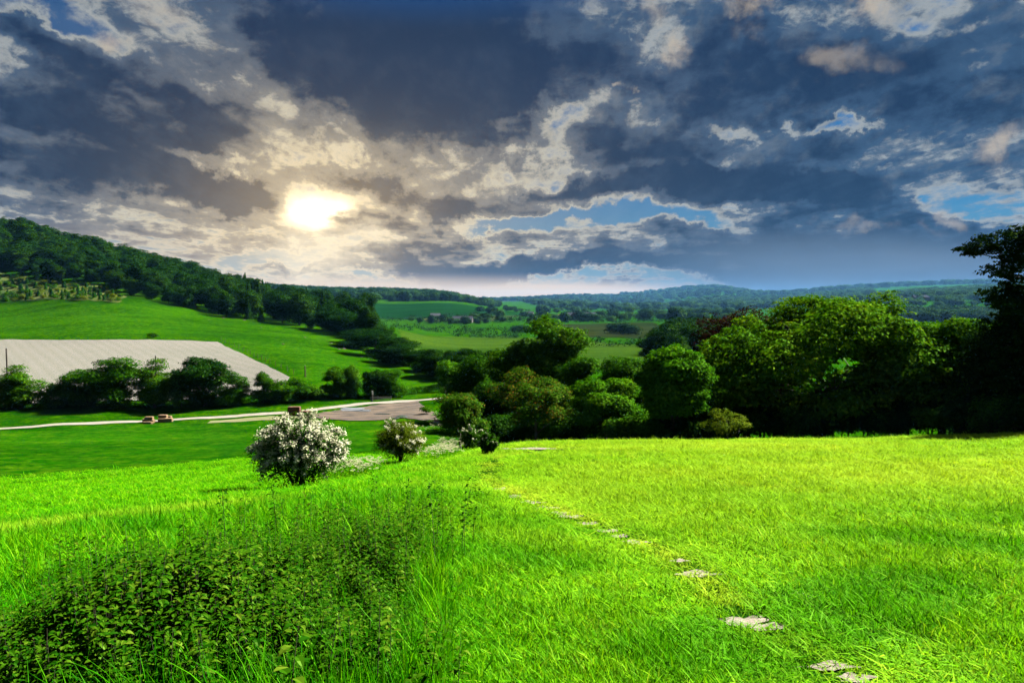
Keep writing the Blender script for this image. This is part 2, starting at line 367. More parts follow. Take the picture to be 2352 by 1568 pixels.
M['barkl'] = plain_mat('pale_bark', (.05, .042, .03), (.12, .10, .075), 4, .9, .6, stretch=(1, 1, .3))
M['straw'] = plain_mat('baled_straw', (.10, .055, .022), (.25, .165, .09), 2.2, .95, .8, stretch=(1, 1, 3), detail=8)
M['strawd'] = plain_mat('damp_straw', (.05, .016, .008), (.13, .05, .022), 2.2, .95, .8, stretch=(1, 1, 3), detail=8)
M['pole'] = plain_mat('weathered_wood', (.03, .024, .018), (.07, .06, .045), 5, .9, .4, stretch=(1, 1, .2))
M['metal'] = plain_mat('galvanised_sheet', (.16, .18, .21), (.22, .24, .27), 2, .7, .1, spec=.1)
M['brick'] = plain_mat('red_brick', (.13, .06, .045), (.19, .10, .075), 3, .9, .2)
M['white'] = plain_mat('white_render', (.20, .20, .19), (.26, .26, .25), 3, .8, .1)
M['slate'] = plain_mat('slate_roof', (.05, .055, .075), (.085, .09, .11), 3, .95, .2, spec=0)
M['rtile'] = plain_mat('clay_roof', (.11, .055, .04), (.16, .085, .06), 3, .95, .2, spec=0)
M['glass'] = plain_mat('dark_glass', (.01, .012, .015), (.015, .018, .02), 1, .1, 0, spec=.8)
M['rail'] = plain_mat('painted_wood', (.14, .15, .13), (.2, .21, .18), 3, .7, .2)

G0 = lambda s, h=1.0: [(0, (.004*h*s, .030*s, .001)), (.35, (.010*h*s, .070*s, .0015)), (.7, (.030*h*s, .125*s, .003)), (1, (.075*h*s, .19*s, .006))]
M['leaf_oak'] = leaf_mat('oak_leaves', G0(.9, 1.25), .26, (1.3, 1.15, .5), .35)
M['leaf_bright'] = leaf_mat('maple_leaves', G0(1.3, 1.25), .32, (1.2, 1.15, .5), .35)
M['leaf_big'] = leaf_mat('chestnut_leaves', G0(1.25, 1.5), .28, (1.3, 1.15, .5), .3)
M['leaf_wood'] = leaf_mat('wood_leaves', G0(.50, 1.3), .2, None, .12)
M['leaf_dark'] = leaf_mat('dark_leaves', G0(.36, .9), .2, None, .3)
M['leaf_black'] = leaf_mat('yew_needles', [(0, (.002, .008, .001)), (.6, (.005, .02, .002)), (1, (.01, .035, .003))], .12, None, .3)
M['leaf_yel'] = leaf_mat('yellow_green_leaves', [(0, (.02, .05, .002)), (.4, (.07, .12, .004)), (.8, (.14, .17, .01)), (1, (.2, .2, .02))], .42, None, .5)
M['leaf_copper'] = leaf_mat('copper_leaves', [(0, (.006, .002, .002)), (.5, (.018, .005, .005)), (.85, (.05, .013, .012)), (1, (.12, .05, .045))], .2, None, .4)
M['leaf_rust'] = leaf_mat('rust_tinged_leaves', [(0, (.010, .045, .002)), (.45, (.03, .10, .003)), (.66, (.07, .10, .006)), (.8, (.15, .07, .008)), (1, (.22, .08, .012))], .35, None, .55)
M['leaf_conif'] = leaf_mat('conifer_needles', [(0, (.004, .03, .003)), (.5, (.01, .07, .006)), (1, (.03, .12, .008))], .2, None, .4)
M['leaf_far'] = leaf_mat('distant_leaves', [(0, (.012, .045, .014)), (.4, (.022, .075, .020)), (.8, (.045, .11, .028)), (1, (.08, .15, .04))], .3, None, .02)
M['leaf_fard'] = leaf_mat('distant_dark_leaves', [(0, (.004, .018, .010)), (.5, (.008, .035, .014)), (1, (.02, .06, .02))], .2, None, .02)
M['leaf_haw'] = leaf_mat('hawthorn_leaves', [(0, (.006, .035, .001)), (.4, (.02, .09, .003)), (.8, (.07, .17, .008)), (1, (.13, .22, .012))], .4, None, 1.5)
M['blossom'] = leaf_mat('may_blossom', [(0, (.28, .30, .12)), (.35, (.58, .58, .38)), (1, (.85, .83, .66))], .35, None, 2.0, gloss=0)
M['grass'] = leaf_mat('grass_blades', [(0, (.004, .07, .0003)), (.3, (.022, .20, .0005)), (.55, (.11, .38, .001)), (.8, (.27, .52, .003)), (1, (.52, .62, .08))], .33, (1.2, 1.15, .6), .9, gloss=.015, dry=(.38, .50, .025))
M['nettle'] = leaf_mat('nettle_leaves', [(0, (.003, .030, .0006)), (.4, (.010, .065, .001)), (.7, (.032, .10, .002)), (.88, (.085, .15, .008)), (1, (.16, .12, .035))], .25, (1.4, 1.2, .4), 1.5, gloss=.012, rough=.4)
M['nstem'] = plain_mat('nettle_stems', (.015, .03, .006), (.04, .03, .012), 8, .8, .1)
M['umbel'] = leaf_mat('cow_parsley_flowers', [(0, (.3, .33, .12)), (1, (.6, .6, .42))], .4, None, 3, gloss=0)

# ------------------------------------------------------------------ terrain: height field through surveyed points
CP = []
def cp(px, py, y): CP.append(P3(px, py, y))
def cz(x, y, z): CP.append((x, y, z))
plane = lambda y: -1.65-.17*y
cz(0, 0, -1.65)
for y in (4, 8, 15, 28, 45):
    for k in (0, .5, .85): cz(k*y*.8+(0), y, plane(y)+.004*k*y)
for y in (4, 8): cz(-.4*y, y, plane(y)+.02)
for (x, y, z) in [(-4, -3, -1.2), (4, -4, -1.0), (0, -12, .2), (-15, -10, -1), (15, -10, .2), (0, -60, 7), (-60, -60, 3), (60, -60, 6), (0, -400, 20), (-500, -400, 20),
                  (500, -400, 20), (0, -5000, 30), (-12, 0, -2.4), (12, 0, -1.6), (-60, 0, -10), (60, 5, -3), (-400, 0, -10), (400, 0, -8), (-5000, 0, 60), (5000, 0, 40), (-150, 60, -21), (-90, 30, -16)]: cz(x, y, z)
cp(2352, 1000, 60); cp(2700, 992, 58); cp(1700, 1015, 72); cp(2000, 1010, 68); cp(1200, 1025, 58); cp(1400, 1022, 66)
cp(0, 1240, 12); cp(0, 1110, 45); cp(300, 1100, 41); cp(690, 1120, 28); cp(915, 1060, 43); cp(650, 1062, 50); cp(1085, 1040, 52); cp(-500, 1100, 40)
cp(0, 1040, 75); cp(400, 1020, 85); cp(800, 1000, 95); cp(1000, 1000, 90)
cp(0, 985, 117); cp(340, 968, 126); cp(675, 950, 134); cp(960, 917, 155); cp(0, 940, 140); cp(500, 926, 148); cp(1000, 905, 160); cp(-500, 990, 115); cp(830, 962, 128)
for k in (.05, .35, .7, 1.1): cz(k*95, 95, -19.5); cz(k*150, 150, -22); cz(k*300, 300, -23); 
for k in (0.1, .45, .8): cz(k*600, 600, -24); cz(k*1100, 1100, -26)
cp(0, 780, 260); cp(500, 786, 250); cp(690, 880, 168); cp(300, 850, 190); cp(-500, 785, 260)
cp(0, 690, 420); cp(290, 680, 400); cp(400, 700, 392); cp(500, 725, 380); cp(700, 752, 362); cp(800, 772, 330); cp(940, 840, 218); cp(1010, 868, 190); cp(-600, 690, 400); cp(500, 750, 310); cp(700, 800, 240)
cp(0, 627, 480); cp(-600, 620, 480); cp(290, 668, 430)
cp(0, 557, 560); cp(-600, 500, 560); cp(200, 600, 555); cp(400, 648, 545); cp(600, 697, 520); cp(850, 742, 450)
cp(0, 560, 900); cp(300, 610, 900); cp(600, 680, 900)
cp(720, 676, 1800); cp(1000, 683, 1850); cp(1100, 699, 1950); cp(300, 640, 2000); cp(860, 697, 1450); cp(1050, 699, 1450)
cp(860, 735, 1050); cp(1250, 728, 1300); cp(1250, 715, 2000)
cp(920, 757, 640); cp(950, 808, 325); cp(1480, 790, 400); cp(1480, 742, 900)
cp(1130, 692, 6000); cp(1300, 685, 7000); cp(1500, 676, 7500); cp(1650, 660, 8000); cp(1900, 666, 7500); cp(2300, 656, 7000); cp(2700, 650, 7000); cp(1500, 703, 5000); cp(1500, 711, 2800)
cp(2050, 684, 2800); cp(2250, 676, 2600); cp(2400, 670, 2600); cp(2050, 702, 1600); cp(2200, 738, 1100); cp(1800, 700, 3500); cp(2300, 690, 1800)
for a in (-60, -40, -20, 0, 20, 40, 60): cz(11500*math.sin(R(a)), 11500*math.cos(R(a)), 40)
CP = np.array(CP)
def emb(x, y):
    r = np.hypot(x, y)+1e-9; l = np.log1p(r/6.0); return l*x/r, l*y/r
ex, ey = emb(CP[:, 0], CP[:, 1])
def tps(d2): return .5*d2*np.log(d2+1e-12)
n = len(CP); A = np.zeros((n+3, n+3)); D2 = (ex[:, None]-ex)**2+(ey[:, None]-ey)**2
A[:n, :n] = tps(D2)+np.eye(n)*2e-4; A[:n, n] = 1; A[:n, n+1] = ex; A[:n, n+2] = ey; A[n:, :n] = A[:n, n:].T
# solve for slope-like value z/(r+20) so that near and far points weigh alike
zs = CP[:, 2]/(np.hypot(CP[:, 0], CP[:, 1])+20)
W = np.linalg.solve(A, np.concatenate([zs, [0, 0, 0]]))
def height(x, y):
    x = np.atleast_1d(np.asarray(x, float)); y = np.atleast_1d(np.asarray(y, float)); sh = x.shape; x = x.ravel(); y = y.ravel()
    out = np.empty(len(x))
    for i in range(0, len(x), 20000):
        a, b = emb(x[i:i+20000], y[i:i+20000])
        d2 = (a[:, None]-ex)**2+(b[:, None]-ey)**2
        out[i:i+20000] = (tps(d2) @ W[:n]+W[n]+W[n+1]*a+W[n+2]*b)*(np.hypot(x[i:i+20000], y[i:i+20000])+20)
    r = np.hypot(x, y)
    und = .10*np.sin(x*.45+1.3*np.sin(y*.21))*np.sin(y*.37+.7)*np.clip(r/20, 0, 1)+.35*np.sin(x*.061+2)*np.sin(y*.052+1)*np.clip(r/120, 0, 1)
    return (out+und).reshape(sh)
def hz(x, y): return float(height([x], [y])[0])
def hit(px, py, y0=3.0, y1=9000.0):
    a, b = ray(px, py); ys = np.exp(np.linspace(math.log(y0), math.log(y1), 1500))
    d = height(a*ys, ys)-b*ys
    i = np.argmax(d > 0)
    if d[i] <= 0: i = len(ys)-1
    if i > 0 and d[i-1] < 0:
        t = -d[i-1]/(d[i]-d[i-1]); y = ys[i-1]+t*(ys[i]-ys[i-1])
    else: y = ys[i]
    return a*y, y
def at(px, y):           # ground point at forward distance y under the column px
    x = (px-PW/2)/F*y; return (x, y, hz(x, y))
def inpoly(x, y, poly):
    ins = np.zeros(len(x), bool); P = np.asarray(poly)
    for i in range(len(P)):
        x1, y1 = P[i]; x2, y2 = P[i-1]
        c = ((y1 > y) != (y2 > y)); 
        with np.errstate(divide='ignore', invalid='ignore'): xi = (x2-x1)*(y-y1)/(y2-y1)+x1
        ins ^= c & (x < xi)
    return ins
def pdist(x, y, line):   # distance to polyline
    d = np.full(len(x), 1e9); P = np.asarray(line)
    for (a, b) in zip(P[:-1], P[1:]):
        ab = b-a; t = np.clip(((x-a[0])*ab[0]+(y-a[1])*ab[1])/(ab@ab), 0, 1)
        d = np.minimum(d, np.hypot(x-a[0]-t*ab[0], y-a[1]-t*ab[1]))
    return d

footpath = [hit(*p) for p in ((1960, 1562), (1730, 1435), (1600, 1320), (1500, 1262), (1440, 1235), (1340, 1195), (1230, 1155), (1140, 1118), (1120, 1085), (1150, 1050), (1250, 1033), (1450, 1030))]
dryblob = [hit(1560, 1100), hit(1900, 1090)]
def cover(x, y):
    """dry / lush share of the sward at a point"""
    r = np.hypot(x, y)
    n1 = .5+.5*np.sin(x*.23+2*np.sin(y*.11))*np.sin(y*.17+1.7*np.sin(x*.09)); n2 = .5+.5*np.sin(x*1.1+y*.6+2*np.sin(y*.8))*np.sin(y*.9+1.3)
    px = np.where(y > 1, x/np.maximum(y, 1)*F+PW/2, 0)
    right = np.clip((px-900+60*np.sin(y*.9+x))/420, 0, 1)*(y > 1)
    dry = right*np.clip((y-4)/14, .15, 1)*np.clip((66-y)/8, 0, 1)*(.22+.34*n1+.14*n2)
    dry += .55*np.exp(-(pdist(x, y, footpath)/.22)**2)*(y > 2)*(y < 60)
    # long bleached edge of the bank on the left
    lush = (1-right)*np.clip((9-y)/5, 0, 1)*.5+(y > 62)*right*.6
    pt = np.sin(x*.9+1.4*np.sin(y*.7))*np.sin(y*1.25+.8*np.sin(x*1.1)+1)
    lush += right*np.clip((14-y)/6, 0, 1)*np.clip(pt*1.6-.25, 0, .75)+(1-right)*(.22+np.clip((26-y)/10, 0, 1)*.5*np.clip(pt+.2, 0, 1))
    yb = 12.5+3.0*np.clip((px)/600, 0, 1.3)
    dry += (1-right)*.95*np.exp(-((y-yb)/1.5)**2)*np.clip((720-px)/200, 0, 1)*(.6+.4*n2)
    return np.clip(dry, 0, 1), np.clip(lush, 0, 1)

def build_ground():
    az = np.concatenate([np.arange(-180, -52, 4.0), np.arange(-52, -42, 1.0), np.arange(-42, 42, .2), np.arange(42, 52, 1.0), np.arange(52, 180, 4.0)])
    rr = np.exp(np.linspace(math.log(1.2), math.log(12000), 380))
    A_, R_ = np.meshgrid(np.radians(az), rr); x = (R_*np.sin(A_)).ravel(); y = (R_*np.cos(A_)).ravel(); z = height(x, y)
    x = np.append(x, 0); y = np.append(y, 0); z = np.append(z, hz(0, 0))
    na, nr = len(az), len(rr); i = np.arange(nr-1)[:, None]*na; j = np.arange(na)[None]; j2 = (j+1) % na
    q = np.stack([i+j, i+na+j, i+na+j2, i+j2], -1).reshape(-1, 4)[:, ::-1]
    dry, lush = cover(x, y)
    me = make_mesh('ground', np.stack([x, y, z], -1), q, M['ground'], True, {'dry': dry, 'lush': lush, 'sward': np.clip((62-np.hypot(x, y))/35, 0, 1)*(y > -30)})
    # close the small disc under the camera with its own fan
    import bmesh
    bm = bmesh.new(); bm.from_mesh(me); 
    bm.verts.ensure_lookup_table(); c = bm.verts[na*nr]
    for k in range(na):
        try: bm.faces.new((c, bm.verts[(k+1) % na], bm.verts[k])).smooth = True
        except ValueError: pass
    bm.to_mesh(me); bm.free()
    add('ground', me, kind='structure')
build_ground()

def sheet(name, poly, off, step, mat, rough_edge=0.0, parent=None, seed=0, **k):
    """a ground sheet: polygon filled with a grid and draped over the terrain"""
    r_ = np.random.default_rng(seed+len(poly))
    P = []
    for i in range(len(poly)):
        a = np.array(poly[i]); b = np.array(poly[(i+1) % len(poly)]); m = max(1, int(np.hypot(*(b-a))/step))
        nn = np.array([-(b-a)[1], (b-a)[0]])/(np.hypot(*(b-a))+1e-9)
        for t in range(m): P.append(a+(b-a)*t/m+nn*r_.normal()*rough_edge*(1 if t else .3))
    P = np.array(P); lo, hi = P.min(0), P.max(0)
    gx, gy = np.meshgrid(np.arange(lo[0], hi[0], step), np.arange(lo[1], hi[1], step)); gx = gx.ravel(); gy = gy.ravel()
    ok = inpoly(gx, gy, P) & (pdist(gx, gy, np.vstack([P, P[:1]])) > step*.4); gx = gx[ok]; gy = gy[ok]
    nb = len(P); vs = [Vector(p) for p in P]+[Vector((a, b)) for a, b in zip(gx, gy)]
    res = delaunay_2d_cdt(vs, [], [list(range(nb))], 1, 1e-5)
    v = np.array([tuple(q) for q in res[0]]); z = height(v[:, 0], v[:, 1])+off
    me = make_mesh(name, np.column_stack([v, z]), [tuple(f) for f in res[2]], mat, True)
    if me.polygons and me.polygons[0].normal.z < 0: me.flip_normals()
    return add(name, me, parent, kind='structure', **k)
def strip(name, line, width, off, mat, step=1.5, **k):
    L_ = [np.array(p, float) for p in line]; pts = []
    for a, b in zip(L_[:-1], L_[1:]):
        m = max(1, int(np.hypot(*(b-a))/step))
        for t in range(m): pts.append(a+(b-a)*t/m)
    pts.append(L_[-1]); pts = np.array(pts)
    for _ in range(6): pts[1:-1] = (pts[:-2]+pts[1:-1]*2+pts[2:])/4
    d = np.gradient(pts, axis=0); d /= np.hypot(d[:, 0], d[:, 1])[:, None]; nn = np.column_stack([-d[:, 1], d[:, 0]])
    rows = []
    for q in (-.5, -.17, .17, .5):
        jit = (rng.normal(size=len(pts))*.04*width)[:, None] if abs(q) > .4 else 0
        p = pts+nn*(q*width+jit); rows.append(np.column_stack([p, height(p[:, 0], p[:, 1])+off]))
    co = np.stack(rows, 1).reshape(-1, 3); f = []
    for i in range(len(pts)-1):
        for j in range(3): f.append((i*4+j, i*4+4+j, i*4+5+j, i*4+1+j))
    me = make_mesh(name, co, f, mat, True)
    if me.polygons[0].normal.z < 0: me.flip_normals()
    return add(name, me, kind='structure', **k)

# fields
H = hit
sheet('valley_field', [H(-640, 1015, 60), H(-260, 1000, 60), H(0, 990, 60), H(340, 974, 60), H(600, 965, 60), H(760, 972, 60), H(860, 975, 60), H(960, 965, 60), H(1010, 990, 60), H(1000, 1018, 45), H(880, 1030, 45), H(650, 1058, 30), H(300, 1090, 30), H(0, 1112, 30), H(-260, 1135, 25), H(-640, 1165, 20)], .05, 3.0, M['valley'], .25)
sheet('chalk_field', [H(-640, 789, 160), H(-300, 785, 160), H(0, 781, 160), H(250, 781, 160), H(500, 786, 160), H(560, 815, 150), H(620, 845, 145), H(665, 868, 145), H(640, 900, 140), H(400, 920, 140), H(0, 930, 140), H(-300, 940, 130), H(-640, 950, 120)], .22, 5.0, M['chalk'], .25)
sheet('rough_ground', [H(-200, 690, 300), H(0, 688, 300), H(120, 689, 300), H(270, 697, 300), H(292, 682, 300), H(240, 660, 330), H(100, 640, 330), H(0, 627, 350), H(-200, 622, 350)], .3, 7.0, M['scrub'], .8)
sheet('pale_crop_field', [H(915, 757, 400), H(1150, 772, 400), H(1480, 795, 300), H(1600, 812, 280), H(1600, 860, 200), H(1450, 850, 200), H(1150, 830, 220), H(950, 812, 220), H(925, 790, 300)], .25, 8.0, M['hay'], .5)
sheet('stubble_field', [H(1240, 745, 500), H(1500, 741, 500), H(1520, 750, 500), H(1480, 779, 300), H(1340, 775, 300)], .3, 10.0, M['stubble'], .5)
sheet('crop_field', [H(840, 697, 900), H(1000, 696, 900), H(1100, 706, 900), H(1270, 724, 900), H(1150, 728, 900), H(960, 733, 700), H(850, 728, 700)], .6, 25.0, M['crop'], .8)
sheet('pale_field', [H(970, 733, 700), H(1060, 729, 700), H(1200, 726, 700), H(1130, 738, 700), H(980, 740, 700)], .7, 20.0, M['pale'], .6)
sheet('green_field', [H(1080, 748, 500), H(1250, 743, 500), H(1230, 758, 450), H(1100, 754, 480)], .5, 12.0, M['valley'], .6)
sheet('far_pasture', [H(2040, 742, 700), H(2120, 741, 700), H(2300, 742, 700), H(2300, 752, 600), H(2040, 752, 600)], .5, 12.0, M['valley'], .6)
# track, yard and puddles
track = [H(-640, 1012, 80), H(-200, 994, 90), H(0, 985, 90), H(340, 968, 90), H(640, 950, 90), H(740, 940, 95), H(820, 928, 100), H(960, 919, 110), H(1020, 916, 110)]
strip('track', track, 2.9, .10, M['track'])
sheet('mud_yard', [H(700, 957, 95), H(780, 942, 95), H(850, 932, 100), H(960, 921, 105), H(975, 935, 100), H(1000, 952, 95), H(1015, 975, 90), H(985, 968, 90), H(930, 960, 90), H(860, 966, 90), H(790, 966, 90), H(735, 962, 90)], .13, 1.2, M['mud'], .22)
strip('worn_verge', [H(480, 970, 90), H(600, 962, 90), H(720, 955, 90)], 4.5, .115, M['worn'])
for i, (a, b, w, h_) in enumerate(((925, 958, 16, 3.0), (905, 962, 10, 2.0), (985, 968, 12, 3.0), (1004, 975, 14, 3.5), (880, 952, 20, 1.5))):
    pts = [H(a+w*math.cos(t)*(1+.2*math.sin(3*t+i)), b+h_*math.sin(t), 85) for t in np.linspace(0, 2*math.pi, 14)[:-1]]
    sheet('puddle', pts, .15, .8, M['water'], seed=i)

# ------------------------------------------------------------------ trees
def crown_geo(rg, main, nsub, sub, nclump, nleaf, leaf, clump=None, flat=.45, bottom=-.55, core=.15, subs=None, up=.9, droop=0.0):
    """leaf quads on clumps that sit on sub-lobes of an uneven crown. main=(cx,cy,cz,rx,ry,rz)"""
    c = np.array(main[:3], float); r = np.array(main[3:], float)
    lobes = []
    if subs is not None: lobes = [(np.array(s[:3]), np.array(s[3:])) for s in subs]
    for _ in range(nsub):
        d = rg.normal(size=3); d /= np.linalg.norm(d)
        if d[2] < bottom: d[2] = -d[2]*.6; d /= np.linalg.norm(d)
        k = rg.uniform(.55, 1.16)
        sr = r.mean()*sub*rg.uniform(.5, 1.35)
        lobes.append((c+d*r*k*(1-sub*.55), np.array([sr*rg.uniform(.9, 1.25), sr*rg.uniform(.9, 1.25), sr*rg.uniform(.65, .95)])))
    LC = np.array([l[0] for l in lobes]); LR = np.array([l[1] for l in lobes])
    area = (LR[:, 0]*LR[:, 1]+LR[:, 0]*LR[:, 2]); pick = rg.choice(len(lobes), nclump*2, p=area/area.sum())
    d = rg.normal(size=(nclump*2, 3)); d /= np.linalg.norm(d, axis=1)[:, None]
    k = np.where(rg.random(nclump*2) < core, rg.uniform(.3, .8, nclump*2), .97+rg.normal(size=nclump*2)*.10+(rg.random(nclump*2) < .08)*rg.uniform(.05, .3, nclump*2))
    p = LC[pick]+d*LR[pick]*k[:, None]
    # drop clumps buried deep in other lobes
    q = ((p[:, None, :]-LC[None])/LR[None]); inside = (np.linalg.norm(q, axis=2) < .62).sum(1)
    keep = (inside == 0) | (rg.random(len(p)) < .25)
    p = p[keep][:nclump]; d = d[keep][:nclump]
    n = len(p); cl = clump if clump else leaf*2.6
    out = (p-c)/r; out /= np.linalg.norm(out, axis=1)[:, None]+1e-9; out = out*.5+d*.5
    cs = cl*rg.uniform(.6, 1.35, n)
    # leaves of a clump: an umbrella that bends over the outer side
    a = rg.uniform(0, 2*np.pi, (n, nleaf)); rad = np.sqrt(rg.random((n, nleaf)))
    o = np.stack([np.cos(a)*rad, np.sin(a)*rad, flat*(.5-rad**2)+rg.normal(size=(n, nleaf))*.12*flat*2], -1)*cs[:, None, None]
    pos = (p[:, None]+o+out[:, None]*(o[..., 0:1]*out[:, None, 0:1]*.1)).reshape(-1, 3)
    pos[:, 2] -= droop*np.repeat(rad.mean(1), nleaf)*cl
    nrm = (np.array([0, 0, up])+out[:, None]*.55+np.stack([np.cos(a)*rad*.6, np.sin(a)*rad*.6, 0*a], -1)+rg.normal(size=(n, nleaf, 3))*.42).reshape(-1, 3)
    return pos, nrm
def leaf_quads(rg, pos, nrm, leaf, aspect=.62, var=.35):
    nrm = nrm/(np.linalg.norm(nrm, axis=1)[:, None]+1e-9)
    t = rg.normal(size=nrm.shape); t -= (t*nrm).sum(1)[:, None]*nrm; t /= np.linalg.norm(t, axis=1)[:, None]+1e-9; b = np.cross(nrm, t)
    s = leaf*rg.uniform(1-var, 1+var, len(pos))[:, None]
    fold = nrm*s*.12
    v = np.stack([pos-t*s*.5, pos+b*s*aspect*.5+fold, pos+t*s*.5-fold, pos-b*s*aspect*.5+fold], 1).reshape(-1, 3)
    return v, np.arange(len(v)).reshape(-1, 4)
def limbs(rg, H, base_r, spread, nlimb, start=.15, lean=(0, 0), top=.82, sub=3, n=7):
    mb = MB()
    k = 8; pts = []; rad = []
    for i in range(k):
        t = i/(k-1); pts.append((lean[0]*t+rg.normal()*.02*H*t, lean[1]*t+rg.normal()*.02*H*t, -.4+(top*H+.4)*t)); rad.append(base_r*(1.35 if i == 0 else 1)*(1-t*.88))
    mb.tube(pts, rad, n+2)
    for j in range(nlimb):
        t0 = start+(.8-start)*(j+rg.random()*.6)/nlimb; i0 = t0*(k-1); ii = int(i0); a = np.array(pts[ii])+(np.array(pts[min(ii+1, k-1)])-np.array(pts[ii]))*(i0-ii)
        ang = j*2.4+rg.uniform(-.4, .4); L_ = spread*rg.uniform(.7, 1.0)*(1-.45*t0); r0 = base_r*(1-t0*.8)*.5
        q = [a]
        for s in range(1, 5):
            f = s/4; q.append(a+np.array([math.cos(ang)*L_*f, math.sin(ang)*L_*f, H*(.10+.22*(1-t0))*f**.8+rg.normal()*.015*H]))
        mb.tube(q, [r0*(1-.8*s/4) for s in range(5)], n)
        for _ in range(sub):
            s0 = rg.integers(1, 4); aa = np.array(q[s0]); an2 = ang+rg.uniform(-1.1, 1.1); l2 = L_*rg.uniform(.25, .5)
            mb.tube([aa, aa+np.array([math.cos(an2)*l2*.5, math.sin(an2)*l2*.5, l2*.4]), aa+np.array([math.cos(an2)*l2, math.sin(an2)*l2, l2*.75])], [r0*.4, r0*.25, r0*.08], 5)
    return mb
def tree_mesh(seed, main, H, nsub, sub, nclump, nleaf, leaf, mat, base_r, bark='bark', nlimb=7, start=.25, lsub=3, **k):
    rg = np.random.default_rng(seed)
    pos, nrm = crown_geo(rg, main, nsub, sub, nclump, nleaf, leaf, **k)
    v, f = leaf_quads(rg, pos, nrm, leaf)
    cm = make_mesh('crown', v, f, M[mat])
    tm = limbs(rg, H, base_r, max(main[3], main[4])*.85, nlimb, start, sub=lsub).mesh('trunk', M[bark], True)
    return cm, tm
TREEPROTO = {}
def tree(name, meshes, loc, rz=0, sc=None, **k):
    cm, tm = meshes
    t = empty(name, loc, rz, **k)
    if sc is not None: t.scale = sc if hasattr(sc, '__len__') else (sc, sc, sc)
    add('trunk', tm, t); add('crown', cm, t)
    return t

# --- hero trees along the far side of the meadow: one of a kind each
def hero(name, px, y, top, w_px, cat='tree', label='', seed=1, depth=.9, low=.12, mat='leaf_oak', nsub=26, sub=.30, nclump=2200, nleaf=14, leaf=.30, bark='bark', br=.4, base=None, **k):
    x = (px-PW/2)/F*y; z0 = hz(x, y) if base is None else base
    ztop = ray(px, top)[1]*y; Ht = ztop-z0; Wd = w_px/F*y
    cz_ = Ht*(low+(1-low)*.5); rz_ = Ht*(1-low)*.5
    ms = tree_mesh(seed, (0, 0, cz_, Wd*.5, Wd*.5*depth, rz_), Ht, nsub, sub, nclump, nleaf, leaf, mat, br, bark, **k)
    return tree(name, ms, (x, y, z0-.1), label=label, cat=cat)
hero('chestnut_tree', 1885, 78, 668, 500, label='broad domed tree, the largest of the tree belt beyond the meadow, its limbs showing through', seed=11, mat='leaf_big', nsub=60, sub=.21, nclump=6000, nleaf=13, leaf=.40, br=.62, low=.02, nlimb=13, lsub=7, flat=.35, clump=.85, start=.12, core=.08)
hero('chestnut_tree', 2172, 73, 742, 290, label='rounded yellow-green tree between the largest domed tree and the black tree', seed=12, mat='leaf_big', nsub=34, sub=.24, nclump=3000, nleaf=13, leaf=.34, br=.42, low=.02, nlimb=9, lsub=5, flat=.35, clump=.75, core=.1)
hero('spire_tree', 2200, 72, 704, 58, label='small pointed crown rising behind the rounded yellow-green tree', seed=13, mat='leaf_big', nsub=14, sub=.3, nclump=420, nleaf=10, leaf=.34, br=.18, low=.3)
hero('copper_beech', 1720, 100, 700, 260, label='dark copper-red beech behind the left shoulder of the largest domed tree', seed=14, mat='leaf_copper', nsub=40, sub=.24, nclump=2600, nleaf=12, leaf=.38, br=.5, low=.02)
hero('maple_tree', 1548, 70, 776, 158, label='bright green rounded tree with a flat-topped dense crown', seed=15, mat='leaf_bright', nsub=40, sub=.24, nclump=2600, nleaf=13, leaf=.30, br=.3, low=.05, clump=.55)
hero('oak_tree', 1428, 84, 792, 105, label='narrow olive-green tree left of the bright green rounded tree', seed=16, mat='leaf_oak', nsub=26, sub=.28, nclump=1700, nleaf=12, leaf=.32, br=.3, low=.05)
hero('oak_tree', 1255, 104, 748, 232, label='broad oak with billowing dark green crown in front of the pale crop field', seed=17, mat='leaf_oak', nsub=44, sub=.25, nclump=3600, nleaf=13, leaf=.42, br=.5, low=.05, clump=.95)
hero('oak_tree', 1335, 92, 810, 110, label='smaller green tree under the right side of the broad oak', seed=18, mat='leaf_oak', nsub=24, sub=.28, nclump=1500, nleaf=12, leaf=.34, br=.3, low=.03)
hero('rust_tinged_tree', 1232, 76, 845, 190, label='thin tree with rust-brown shoots among green leaves, below the broad oak', seed=19, mat='leaf_rust', nsub=30, sub=.24, nclump=1900, nleaf=11, leaf=.26, br=.2, low=.12, bark='barkl', core=.05, nlimb=9, lsub=5)
hero('rust_tinged_tree', 1055, 68, 892, 112, label='small rust-topped tree at the end of the mud yard', seed=20, mat='leaf_rust', nsub=22, sub=.28, nclump=1300, nleaf=11, leaf=.22, br=.16, low=.12, bark='barkl', core=.08)
hero('field_maple', 1092, 118, 808, 96, label='green tree with a dark hollow side behind the small rust-topped tree', seed=21, mat='leaf_oak', nsub=22, sub=.28, nclump=1200, nleaf=12, leaf=.38, br=.25, low=.08)
hero('slender_tree', 1027, 122, 822, 46, label='slender bare-stemmed tree at the left end of the tree belt', seed=22, mat='leaf_bright', nsub=10, sub=.36, nclump=360, nleaf=12, leaf=.34, br=.14, low=.45)
hero('maple_tree', 1392, 76, 868, 150, label='light green bushy tree lit from the right, below the narrow olive tree', seed=23, mat='leaf_bright', nsub=24, sub=.28, nclump=1700, nleaf=12, leaf=.26, br=.2, low=.15)
hero('young_tree', 1468, 92, 842, 60, label='loose yellow-green young tree left of the bright rounded tree', seed=24, mat='leaf_yel', nsub=10, sub=.32, nclump=420, nleaf=10, leaf=.28, br=.12, low=.2, core=.05)
